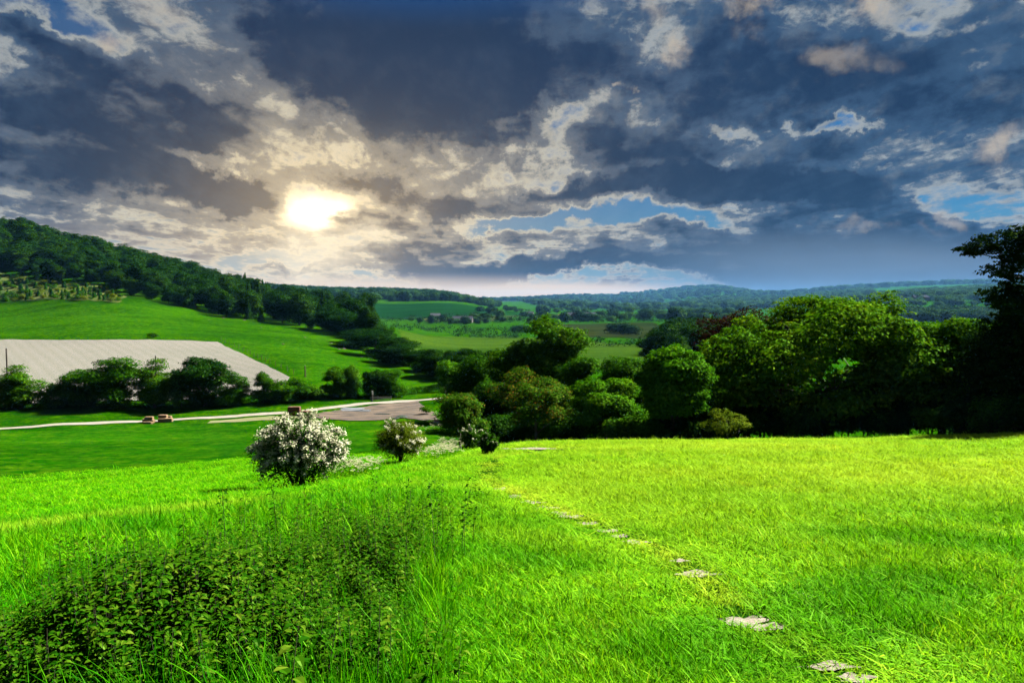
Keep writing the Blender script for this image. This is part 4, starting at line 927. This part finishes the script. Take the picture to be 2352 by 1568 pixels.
# --- hawthorns
def hawthorn(name, px, py, wpx, hpx, seed, nb, bl, label, leafn=1.0, lopsided=0.0, lmat='leaf_haw'):
    x, y = hit(px, py); z = hz(x, y); Wd = wpx/F*y; Ht = hpx/F*y; rg = np.random.default_rng(seed)
    t = empty(name, (x, y, z-.05), label=label, cat='bush')
    tr = MB(); bp = []; bn = []; lp = []; ln = []
    for j in range(4): tr.tube([(rg.normal()*.08*Ht, rg.normal()*.08*Ht, -.1), (rg.normal()*.1*Ht, rg.normal()*.1*Ht, Ht*.3), (rg.normal()*.15*Wd, rg.normal()*.15*Wd, Ht*.6)], [.055*Ht*.5, .03*Ht*.6, .02], 6)
    for j in range(nb):
        d = rg.normal(size=3); d[2] = abs(d[2])*rg.choice([1, 1, 1, -.35]); d /= np.linalg.norm(d)
        e = np.array([d[0]*Wd*.52, d[1]*Wd*.48, Ht*.52+d[2]*Ht*.52])*rg.uniform(.72, 1.04)
        if e[2] < Ht*.14: e[2] = Ht*rg.uniform(.14, .3); e[:2] *= .7
        s0 = np.array([d[0]*.12*Wd, d[1]*.12*Wd, Ht*rg.uniform(.2, .5)]); k = 9; L_ = np.linalg.norm(e-s0)
        tt = np.linspace(0, 1, k); curve = s0+(e-s0)*tt[:, None]+np.array([0, 0, 1])*(L_*.16*np.sin(math.pi*tt)-L_*.10*tt**3)[:, None]
        if j % 3 == 0: tr.tube(curve[::2], [.02, .015, .012, .008, .004], 3)
        flower = bl*(1+lopsided*(d[0]+.2*d[2]))*(.45 if d[2] < -.1 else 1)
        arc = rg.random() < flower; st_ = rg.integers(2, 5)
        for i in range(2, k):
            m = int(10*leafn*(1.2 if i < 6 else .8)); lp.append(curve[i]+rg.normal(size=(m, 3))*.055*Wd*.6); ln.append(np.array([0, 0, .7])+d*.6+rg.normal(size=(m, 3))*.5)
            if i > st_ and arc:
                for h_ in (0, .33, .66):
                    c_ = curve[i]*(1-h_)+curve[i-1]*h_+np.array([0, 0, .018*Ht])+d*.01*Wd; m = 9; bp.append(c_+rg.normal(size=(m, 3))*.014*Wd); bn.append(np.array([0, -.15, .8])+d*.6+rg.normal(size=(m, 3))*.5)
    m = 1500; dd = rg.normal(size=(m, 3)); dd /= np.linalg.norm(dd, axis=1)[:, None]; q = dd*np.array([Wd*.36, Wd*.36, Ht*.42])*rg.random((m, 1))**.4+np.array([0, 0, Ht*.40]); lp.append(q); ln.append(rg.normal(size=(m, 3)))
    s = .026*Wd
    v, f = leaf_quads(rg, np.concatenate(lp), np.concatenate(ln), max(.075, s)); add('foliage', make_mesh('foliage', v, f, M[lmat]), t)
    add('trunk', tr.mesh('trunk', M['bark'], True), t)
    v, f = leaf_quads(rg, np.concatenate(bp), np.concatenate(bn), max(.065, s*.75), .9); add('blossom', make_mesh('blossom', v, f, M['blossom']), t)
    return t
hawthorn('hawthorn_bush', 690, 1122, 212, 182, 41, 360, .85, 'largest hawthorn bush, covered in white blossom, standing alone on the slope')
hawthorn('hawthorn_bush', 918, 1062, 122, 106, 42, 230, .26, 'rounded dark hawthorn bush with cream blossom on its right side', 1.6, .9, 'leaf_yel')
hawthorn('hawthorn_bush', 1082, 1036, 58, 66, 43, 110, .42, 'small upright hawthorn with pale blossom, left one of the close pair', 1.2)
hawthorn('hawthorn_bush', 1121, 1046, 50, 62, 44, 110, .26, 'small leafy hawthorn with little blossom, right one of the close pair', 1.4)
hero('elder_bush', 1676, 61, 942, 106, cat='bush', label='yellow-green spiky bush standing against the black shade at the meadow edge', seed=45, mat='leaf_yel', nsub=20, sub=.26, nclump=420, nleaf=9, leaf=.17, br=.08, low=.05, core=.1, clump=.3)
hero('sapling', 978, 128, 930, 26, cat='sapling', label='small dark sapling at the right edge of the mud yard', seed=46, mat='leaf_oak', nsub=8, sub=.36, nclump=160, nleaf=9, leaf=.2, br=.06, low=.2)
hero('hill_shrub', 350, 256, 765, 16, cat='shrub', label='lone little shrub on the top edge of the chalk field', seed=47, mat='leaf_dark', nsub=6, sub=.36, nclump=70, nleaf=9, leaf=.4, br=.08, low=.1)

# --- young plantation on the hillside
YC = [conif(700+s, 3.6, 1.3, 9, 'leaf_conif', .45, 3) for s in range(2)]+[tree_mesh(710+s, (0, 0, 1.4, 1.3, 1.3, 1.2), 2.5, 8, .4, 90, 9, .4, 'leaf_yel' if s else 'leaf_oak', .05, nlimb=3, lsub=0, core=.4) for s in range(2)]
rough = np.array([H(-40, 686, 300), H(120, 687, 300), H(265, 696, 300), H(285, 684, 300), H(240, 662, 330), H(100, 642, 330), H(-40, 628, 350)])
yp = poisson(rough, 4.0, 9000, 9)[:160]
for i, (x, y) in enumerate(yp):
    k = int(rng.choice([0, 1, 2, 2, 3])); s = rng.uniform(.6, 1.35)
    tree('young_conifer' if k < 2 else 'young_bush', YC[k], (x, y, hz(x, y)), rng.uniform(0, 6.28), s, label=('pointed young conifer' if k < 2 else 'round green scrub bush' if k == 2 else 'round yellowish scrub bush')+' on the rough pale ground, '+('at the picture edge' if x/y*F+1176 < 60 else 'in the middle' if x/y*F+1176 < 180 else 'at its pointed end'), cat='sapling' if k < 2 else 'bush', group=('young conifers' if k < 2 else 'green scrub' if k == 2 else 'yellowish scrub')+' of the rough ground')

# ------------------------------------------------------------------ far valley
FT = []
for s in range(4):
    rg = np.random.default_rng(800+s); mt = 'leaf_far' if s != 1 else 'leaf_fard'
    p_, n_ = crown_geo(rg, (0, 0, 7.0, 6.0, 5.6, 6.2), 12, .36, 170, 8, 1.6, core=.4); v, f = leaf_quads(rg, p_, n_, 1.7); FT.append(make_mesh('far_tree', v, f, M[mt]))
rg = np.random.default_rng(88); nfar = 0
def far_trees(n_, px0, px1, y0, y1, s0, s1, label, group, dark=.3, name='far_tree'):
    for _ in range(n_):
        px = rg.uniform(px0, px1); y = math.exp(rg.uniform(math.log(y0), math.log(y1))); x, yy, z = at(px, y); s = rg.uniform(s0, s1)
        nfar_ = ('left end', 'left middle', 'right middle', 'right end')[int(min(3, (px-px0)/(px1-px0)*4))]
        add(name, FT[1] if rg.random() < dark else FT[rg.choice([0, 2, 3])], loc=(x, yy, z-.5), rz=rg.uniform(0, 6.28), sc=(s*rg.uniform(.8, 1.4), s, s*rg.uniform(.8, 1.15)), label=label+', at the '+nfar_, cat='tree', group=group)
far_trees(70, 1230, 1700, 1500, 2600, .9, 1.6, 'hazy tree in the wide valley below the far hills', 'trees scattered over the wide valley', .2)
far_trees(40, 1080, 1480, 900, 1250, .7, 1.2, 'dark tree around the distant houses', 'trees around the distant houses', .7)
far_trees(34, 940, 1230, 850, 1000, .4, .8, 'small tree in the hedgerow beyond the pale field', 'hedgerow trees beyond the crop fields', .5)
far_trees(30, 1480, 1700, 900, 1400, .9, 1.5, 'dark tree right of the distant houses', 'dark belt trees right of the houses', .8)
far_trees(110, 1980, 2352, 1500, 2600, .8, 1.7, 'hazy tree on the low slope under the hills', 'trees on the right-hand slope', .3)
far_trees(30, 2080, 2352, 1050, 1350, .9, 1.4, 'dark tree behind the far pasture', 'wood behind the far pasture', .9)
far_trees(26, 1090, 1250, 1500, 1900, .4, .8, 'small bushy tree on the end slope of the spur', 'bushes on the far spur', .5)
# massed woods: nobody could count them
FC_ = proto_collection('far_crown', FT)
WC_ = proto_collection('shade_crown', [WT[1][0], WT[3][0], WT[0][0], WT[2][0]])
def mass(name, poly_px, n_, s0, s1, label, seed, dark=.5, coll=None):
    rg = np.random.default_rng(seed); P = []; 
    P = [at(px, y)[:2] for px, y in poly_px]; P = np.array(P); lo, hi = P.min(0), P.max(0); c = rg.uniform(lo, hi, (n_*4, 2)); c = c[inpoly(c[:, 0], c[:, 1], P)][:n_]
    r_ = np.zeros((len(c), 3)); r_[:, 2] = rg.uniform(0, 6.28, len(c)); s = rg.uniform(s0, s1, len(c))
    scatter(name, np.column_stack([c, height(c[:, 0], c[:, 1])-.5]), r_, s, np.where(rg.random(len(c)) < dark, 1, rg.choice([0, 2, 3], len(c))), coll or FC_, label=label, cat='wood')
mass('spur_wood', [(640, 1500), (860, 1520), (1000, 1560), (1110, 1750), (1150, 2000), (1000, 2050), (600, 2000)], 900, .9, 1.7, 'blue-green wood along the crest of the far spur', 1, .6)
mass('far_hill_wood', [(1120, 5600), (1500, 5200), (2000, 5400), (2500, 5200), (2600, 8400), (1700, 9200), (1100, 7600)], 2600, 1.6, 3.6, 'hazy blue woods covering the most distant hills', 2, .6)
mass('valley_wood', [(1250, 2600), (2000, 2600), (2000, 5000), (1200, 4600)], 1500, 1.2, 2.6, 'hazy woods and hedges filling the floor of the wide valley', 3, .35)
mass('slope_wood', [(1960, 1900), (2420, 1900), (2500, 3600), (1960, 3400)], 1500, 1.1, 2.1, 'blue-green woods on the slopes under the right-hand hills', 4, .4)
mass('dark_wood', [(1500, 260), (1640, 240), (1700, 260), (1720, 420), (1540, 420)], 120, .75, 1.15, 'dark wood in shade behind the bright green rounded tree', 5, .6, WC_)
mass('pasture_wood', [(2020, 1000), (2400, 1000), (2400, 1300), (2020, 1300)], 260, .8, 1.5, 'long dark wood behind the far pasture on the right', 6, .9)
for (px, y, w, h_, lab) in ((1415, 560, 40, 24, 'left one of the three dark trees standing in the brown field'), (1437, 545, 30, 26, 'middle one of the three dark trees standing in the brown field'), (1452, 520, 32, 22, 'right one of the three dark trees, a little nearer, in the brown field'), (1195, 620, 40, 18, 'dark round thicket in the field above the broad oak')):
    x, yy, z = at(px, y); add('field_tree', FT[1], loc=(x, yy, z-.3), sc=(w/F*y/12, w/F*y/12, h_/F*y/13), label=lab, cat='tree')
for i, (px, y, w, h_, lab) in enumerate(((2125, 430, 26, 48, 'dark column-shaped conifer by the far pasture'), (2098, 400, 34, 34, 'dark cedar left of the column-shaped conifer'),)):
    x, yy, z = at(px, y); tree('garden_conifer', CF[i], (x, yy, z), 0, (w/F*y/6.8, w/F*y/6.8, h_/F*y/15), label=lab, cat='tree')
for i, (line, w, h_) in enumerate([([(855, 690), (950, 670), (1060, 650), (1180, 640)], 5, 6), ([(1000, 900), (1150, 930), (1330, 980)], 6, 7), ([(1300, 385), (1400, 380), (1520, 375)], 5, 4.5), ([(1040, 560), (1110, 545), (1190, 520)], 5, 5), ([(860, 1010), (1000, 1040), (1250, 1080)], 6, 7), ([(1340, 1000), (1480, 980), (1520, 960)], 6, 5), ([(1180, 350), (1250, 360), (1310, 380)], 5, 4)]):
    hedge('field_hedge', [at(p, d)[:2] for p, d in line], w, h_, 'leaf_fard', 1.3, 1.6, 900+i, ['dark hedge along the far edge of the pale green field', 'dark hedge before the distant houses', 'dark hedge below the three field trees', 'dark thick hedge in the middle of the green fields', 'hedge under the green slope of the spur', 'thin hedge along the far edge of the brown field', 'short hedge joining the broad oak to the fields'][i], nleaf=8)

# ------------------------------------------------------------------ houses
def house(name, px, y, w, d, h_, rz, wall, roof, label, wings=1, nwin=4, storeys=2, chimneys=2, zoff=0):
    x, yy, z = at(px, y); t = empty(name, (x, yy, z+zoff-.2), rz, label=label, cat='house' if chimneys else 'barn')
    add('wall', MB().box((0, 0, h_/2), (w, d, h_)).poly([(-w/2, -d/2, h_), (-w/2, d/2, h_), (-w/2, 0, h_+d*.38), (w/2, -d/2, h_), (w/2, d/2, h_), (w/2, 0, h_+d*.38)], [(0, 1, 2), (3, 5, 4)]).mesh('wall', wall), t)
    e = .5; r = d*.38; rf = MB().poly([(-w/2-e, -d/2-e, h_-.3), (w/2+e, -d/2-e, h_-.3), (w/2+e, 0, h_+r+.05), (-w/2-e, 0, h_+r+.05), (-w/2-e, d/2+e, h_-.3), (w/2+e, d/2+e, h_-.3),
                                      (-w/2-e, -d/2-e, h_-.05), (w/2+e, -d/2-e, h_-.05), (w/2+e, 0, h_+r+.3), (-w/2-e, 0, h_+r+.3), (-w/2-e, d/2+e, h_-.05), (w/2+e, d/2+e, h_-.05)],
                                     [(0, 1, 2, 3), (3, 2, 5, 4), (6, 9, 8, 7), (9, 10, 11, 8), (0, 6, 7, 1), (4, 5, 11, 10), (0, 3, 9, 6), (3, 4, 10, 9), (1, 7, 8, 2), (2, 8, 11, 5)]).mesh('roof', roof)
    ro = add('roof', rf, t)
    for k in range(chimneys): add('chimney', MB().box(((k-.5*(chimneys-1))*w*.7, 0, h_+r+.6), (1.0, .8, 2.2)).mesh('chimney', M['brick']), ro)
    for wi in range(wings):
        ox = -w*.3+wi*w*.6; ww, dd = w*.22, 2.5
        add('gable_wing', MB().box((ox, -d/2-dd/2+.01, h_/2), (ww, dd, h_-.01)).poly([(ox-ww/2, -d/2-dd, h_), (ox+ww/2, -d/2-dd, h_), (ox, -d/2-dd, h_+ww*.5)], [(0, 1, 2)]).mesh('gable_wing', wall), t)
        add('wing_roof', MB().poly([(ox-ww/2-.3, -d/2-dd-.3, h_-.3), (ox, -d/2-dd-.3, h_+ww*.5), (ox, 0, h_+ww*.5), (ox-ww/2-.3, 0, h_-.3), (ox+ww/2+.3, -d/2-dd-.3, h_-.3), (ox+ww/2+.3, 0, h_-.3)], [(0, 1, 2, 3), (1, 4, 5, 2)]).mesh('wing_roof', roof), t)
    wm = MB().box((0, 0, 0), (1.1, .1, 1.4)).mesh('window', M['glass'])
    for s in range(storeys):
        for k in range(nwin):
            wx = -w*.42+w*.84*k/(nwin-1)
            if any(abs(wx-(-w*.3+q*w*.6)) < w*.14 for q in range(wings)): yo = -d/2-2.55
            else: yo = -d/2-.05
            add('window', wm, t, loc=(wx, yo, 1.6+s*2.8))
house('manor_house', 1335, 1130, 46, 12, 9, .05, M['brick'], M['slate'], 'long brick house with gables and grey roofs beyond the brown field', 2, 8)
house('cottage', 1290, 1180, 14, 8, 6, .3, M['white'], M['rtile'], 'small red-roofed cottage left of the long brick house', 0, 3, 2, 1)
house('barn', 1063, 900, 26, 12, 4, -.1, M['pole'], M['slate'], 'low grey-roofed barn among the hedgerow trees', 0, 2, 1, 0)
house('farm_shed', 1000, 1010, 14, 10, 5, .2, M['rtile'], M['slate'], 'brown shed at the end of the hedge under the spur', 0, 2, 1, 0)
house('villa', 2112, 1900, 44, 16, 12, .1, M['brick'], M['slate'], 'large pinkish house among trees on the right-hand slope', 1, 6)
house('long_barn', 2098, 2350, 52, 16, 7, 0, M['pole'], M['slate'], 'long pale-roofed barn above the large pinkish house', 0, 3, 1, 0)
house('farmhouse', 2150, 2350, 40, 12, 8, .1, M['rtile'], M['rtile'], 'red farm building right of the long pale-roofed barn', 0, 4)
house('cottage', 1215, 1260, 16, 8, 6, -.2, M['white'], M['slate'], 'white cottage among trees left of the brick house', 0, 3, 2, 1)

# ------------------------------------------------------------------ bales, sheets, poles, gate
def bale_mesh(seed, w, d, h_, mat):
    rg = np.random.default_rng(seed); nx, ny, nz = 9, 5, 5; V = []; idx = {}; Fc = []
    def vid(i, j, k):
        if (i, j, k) not in idx:
            p = np.array([(i/nx-.5)*w, (j/ny-.5)*d, k/nz*h_]); q = p-np.array([0, 0, h_/2]); m = np.abs(q/np.array([w/2, d/2, h_/2])); rr = 1-.045*(m > .99).sum()+.0
            band = 1-.02*(i % 3 == 0); q = q*np.array([rr, rr*band, rr*band])+rg.normal(size=3)*.018; idx[(i, j, k)] = len(V); V.append(q+np.array([0, 0, h_/2]))
        return idx[(i, j, k)]
    for a, b, n1, n2 in (('i', 'j', nx, ny), ('i', 'k', nx, nz), ('j', 'k', ny, nz)):
        for u in range(n1):
            for w_ in range(n2):
                for side in (0, 1):
                    if a+b == 'ij': q = [(u, w_, side*nz), (u+1, w_, side*nz), (u+1, w_+1, side*nz), (u, w_+1, side*nz)]
                    elif a+b == 'ik': q = [(u, side*ny, w_), (u+1, side*ny, w_), (u+1, side*ny, w_+1), (u, side*ny, w_+1)]
                    else: q = [(side*nx, u, w_), (side*nx, u+1, w_), (side*nx, u+1, w_+1), (side*nx, u, w_+1)]
                    Fc.append(tuple(vid(*t) for t in (q if side else q[::-1])))
    return make_mesh('bale', V, Fc, mat)
BL = [bale_mesh(1, 1.9, 1.0, .85, M['straw']), bale_mesh(2, 1.9, 1.0, .85, M['straw']), bale_mesh(3, 2.5, 1.3, .95, M['strawd'])]
def bale(k, px, py, up, rz, lab, g, sc=1.0):
    x, y = H(px, py, 85); add('straw_bale', BL[k], loc=(x, y, hz(x, y)+up*.85*sc), rz=rz, sc=sc, label=lab, cat='bale', group=g)
bale(2, 672, 955, 0, .1, 'lower left red-brown bale behind the white hawthorn', 'red-brown bales behind the hawthorn'); bale(2, 676, 955, 1.1, .05, 'red-brown bale on top of its stack behind the white hawthorn', 'red-brown bales behind the hawthorn'); bale(2, 698, 954, 0, -.1, 'lower right red-brown bale behind the white hawthorn', 'red-brown bales behind the hawthorn')
g = 'loose straw bales beside the track'
bale(0, 339, 970, 0, .2, 'straw bale slumped on the others in the left heap by the track', g, .9); bale(1, 346, 971, 0, -.1, 'straw bale at the back of the left heap by the track', g, .8); bale(0, 335, 973.5, 0, .3, 'small straw bale in front, leftmost of the left heap', g, .55); bale(1, 345, 973.5, 0, -.4, 'small straw bale in front, right side of the left heap', g, .55)
bale(0, 343, 971, .8, .1, 'straw bale lying on top of the left heap', g, .8)
bale(0, 374, 969, 0, .0, 'straw bale at the lower left of the right heap by the track', g, .85); bale(1, 387, 968.5, 0, .1, 'straw bale at the lower right of the right heap by the track', g, .85); bale(0, 375, 968, .85, .05, 'straw bale on top of the right heap, at its left', g, .85); bale(1, 388, 966, .9, -.1, 'small dark straw bale on the far side of the right heap', g, .6)
# stacked galvanised sheets
x, y = H(808, 942, 90); z = hz(x, y); t = empty('sheet_stack', (x, y, z+.15), label='grey-blue metal sheets dumped in a low pile on the mud yard', cat='metal sheets')
for i in range(7):
    add('metal_sheet', MB().box((rng.normal()*.5, -1.5+i*.55+rng.normal()*.1, .03+.05*i*(i < 5)), (4.6+rng.normal()*.5, .5, .04), rz=rng.normal()*.05).mesh('metal_sheet', M['metal']), t)
x, y = H(825, 946, 90); z = hz(x, y); t = empty('plank_row', (x, y, z+.15), .05, label='pale grey planks lying beside the pile of metal sheets', cat='planks')
for i in range(3): add('plank', MB().box((rng.normal()*.3, i*.8, .04), (5.2, .32, .07), rz=rng.normal()*.03).mesh('plank', M['metal']), t)
def pole(px, y, top, lab, arm=False):
    x, yy, z = at(px, y); h_ = ray(px, top)[1]*y-z; t = empty('utility_pole', (x, yy, z), label=lab, cat='pole', group='wooden poles behind the hedge trees')
    add('post', MB().tube([(0, 0, -.3), (0, 0, h_)], [.22, .16], 8).mesh('post', M['pole']), t)
    add('insulator', MB().tube([(0, 0, h_), (0, 0, h_+.25)], [.07, .05], 6).mesh('insulator', M['metal']), t)
pole(12, 170, 800, 'tall wooden pole at the left edge against the chalk field'); pole(355, 185, 817, 'wooden pole showing just above the biggest hedge trees'); pole(699, 176, 840, 'wooden pole in the green meadow beside the chalk field corner')
# fence posts down the edge of the chalk field
pm = MB().tube([(0, 0, -.2), (0, 0, 1.5)], [.09, .08], 5).mesh('post', M['pole'])
fl = [H(508, 783, 150), H(560, 806, 150), H(620, 835, 150), H(690, 868, 145)]
t = empty('wire_fence', (*fl[0], hz(*fl[0])), label='line of thin fence posts along the slanting edge of the chalk field', cat='fence'); base = np.array([*fl[0], hz(*fl[0])])
for a, b in zip(fl[:-1], fl[1:]):
    a = np.array(a); b = np.array(b); m = max(2, int(np.hypot(*(b-a))/5))
    for i in range(m): p = a+(b-a)*i/m; add('post', pm, t, loc=tuple(np.array([*p, hz(*p)])-base))
# marker post and gate by the track
x, y = H(855, 921, 100); t = empty('marker_post', (x, y, hz(x, y)), label='short post with a white top beside the gate at the track', cat='post')
add('post', MB().box((0, 0, .75), (.3, .3, 1.5)).mesh('post', M['pole']), t); add('white_cap', MB().box((0, 0, 1.9), (.34, .34, .8)).mesh('white_cap', M['rail']), t)
x, y = H(875, 921, 100); t = empty('field_gate', (x, y, hz(x, y)), .1, label='low pale rail gate standing by the track near the marker post', cat='gate')
for s in (-2.2, 2.2): add('post', MB().box((s, 0, .5), (.14, .14, 1.1)).mesh('post', M['rail']), t)
for zz_ in (.35, .65, .95): add('rail', MB().box((0, 0, zz_), (4.2, .06, .1)).mesh('rail', M['rail']), t)
# dark molehills and droppings on the hill meadow
mh = MB(); n_ = 7; mh.poly([(0, 0, .45)]+[(math.cos(6.28*k/n_)*(.8+.2*math.sin(k*2)), math.sin(6.28*k/n_)*.7, -.05) for k in range(n_)], [(0, 1+k, 1+(k+1) % n_) for k in range(n_)]); mm = mh.mesh('mound', M['bark'])
for (px, py) in ((512, 731), (560, 735), (600, 752), (760, 788), (778, 802), (790, 801), (650, 790), (480, 735), (830, 820), (700, 775)):
    x, y = H(px, py, 150); add('molehill', mm, loc=(x, y, hz(x, y)), rz=rng.uniform(0, 6), sc=rng.uniform(.7, 1.5), label='small dark earth mound dotted on the hill meadow', cat='molehill', group='earth mounds on the hill meadow')

# ------------------------------------------------------------------ air
HZ = True
if HZ:
    hb = MB().box((0, 0, 0), (2, 2, 2)).mesh('haze', None); ob = add('haze', hb, loc=(0, 0, 105), kind='stuff'); ob.scale = (13500, 13500, 165)
    m, N, L = new_mat('haze'); v = N.new('ShaderNodeVolumePrincipled'); v.inputs['Color'].default_value = (.17, .48, 1, 1); v.inputs['Density'].default_value = 1.35e-5; v.inputs['Anisotropy'].default_value = .2
    o = N.new('ShaderNodeOutputMaterial'); L.new(v.outputs[0], o.inputs['Volume']); hb.materials.append(m)
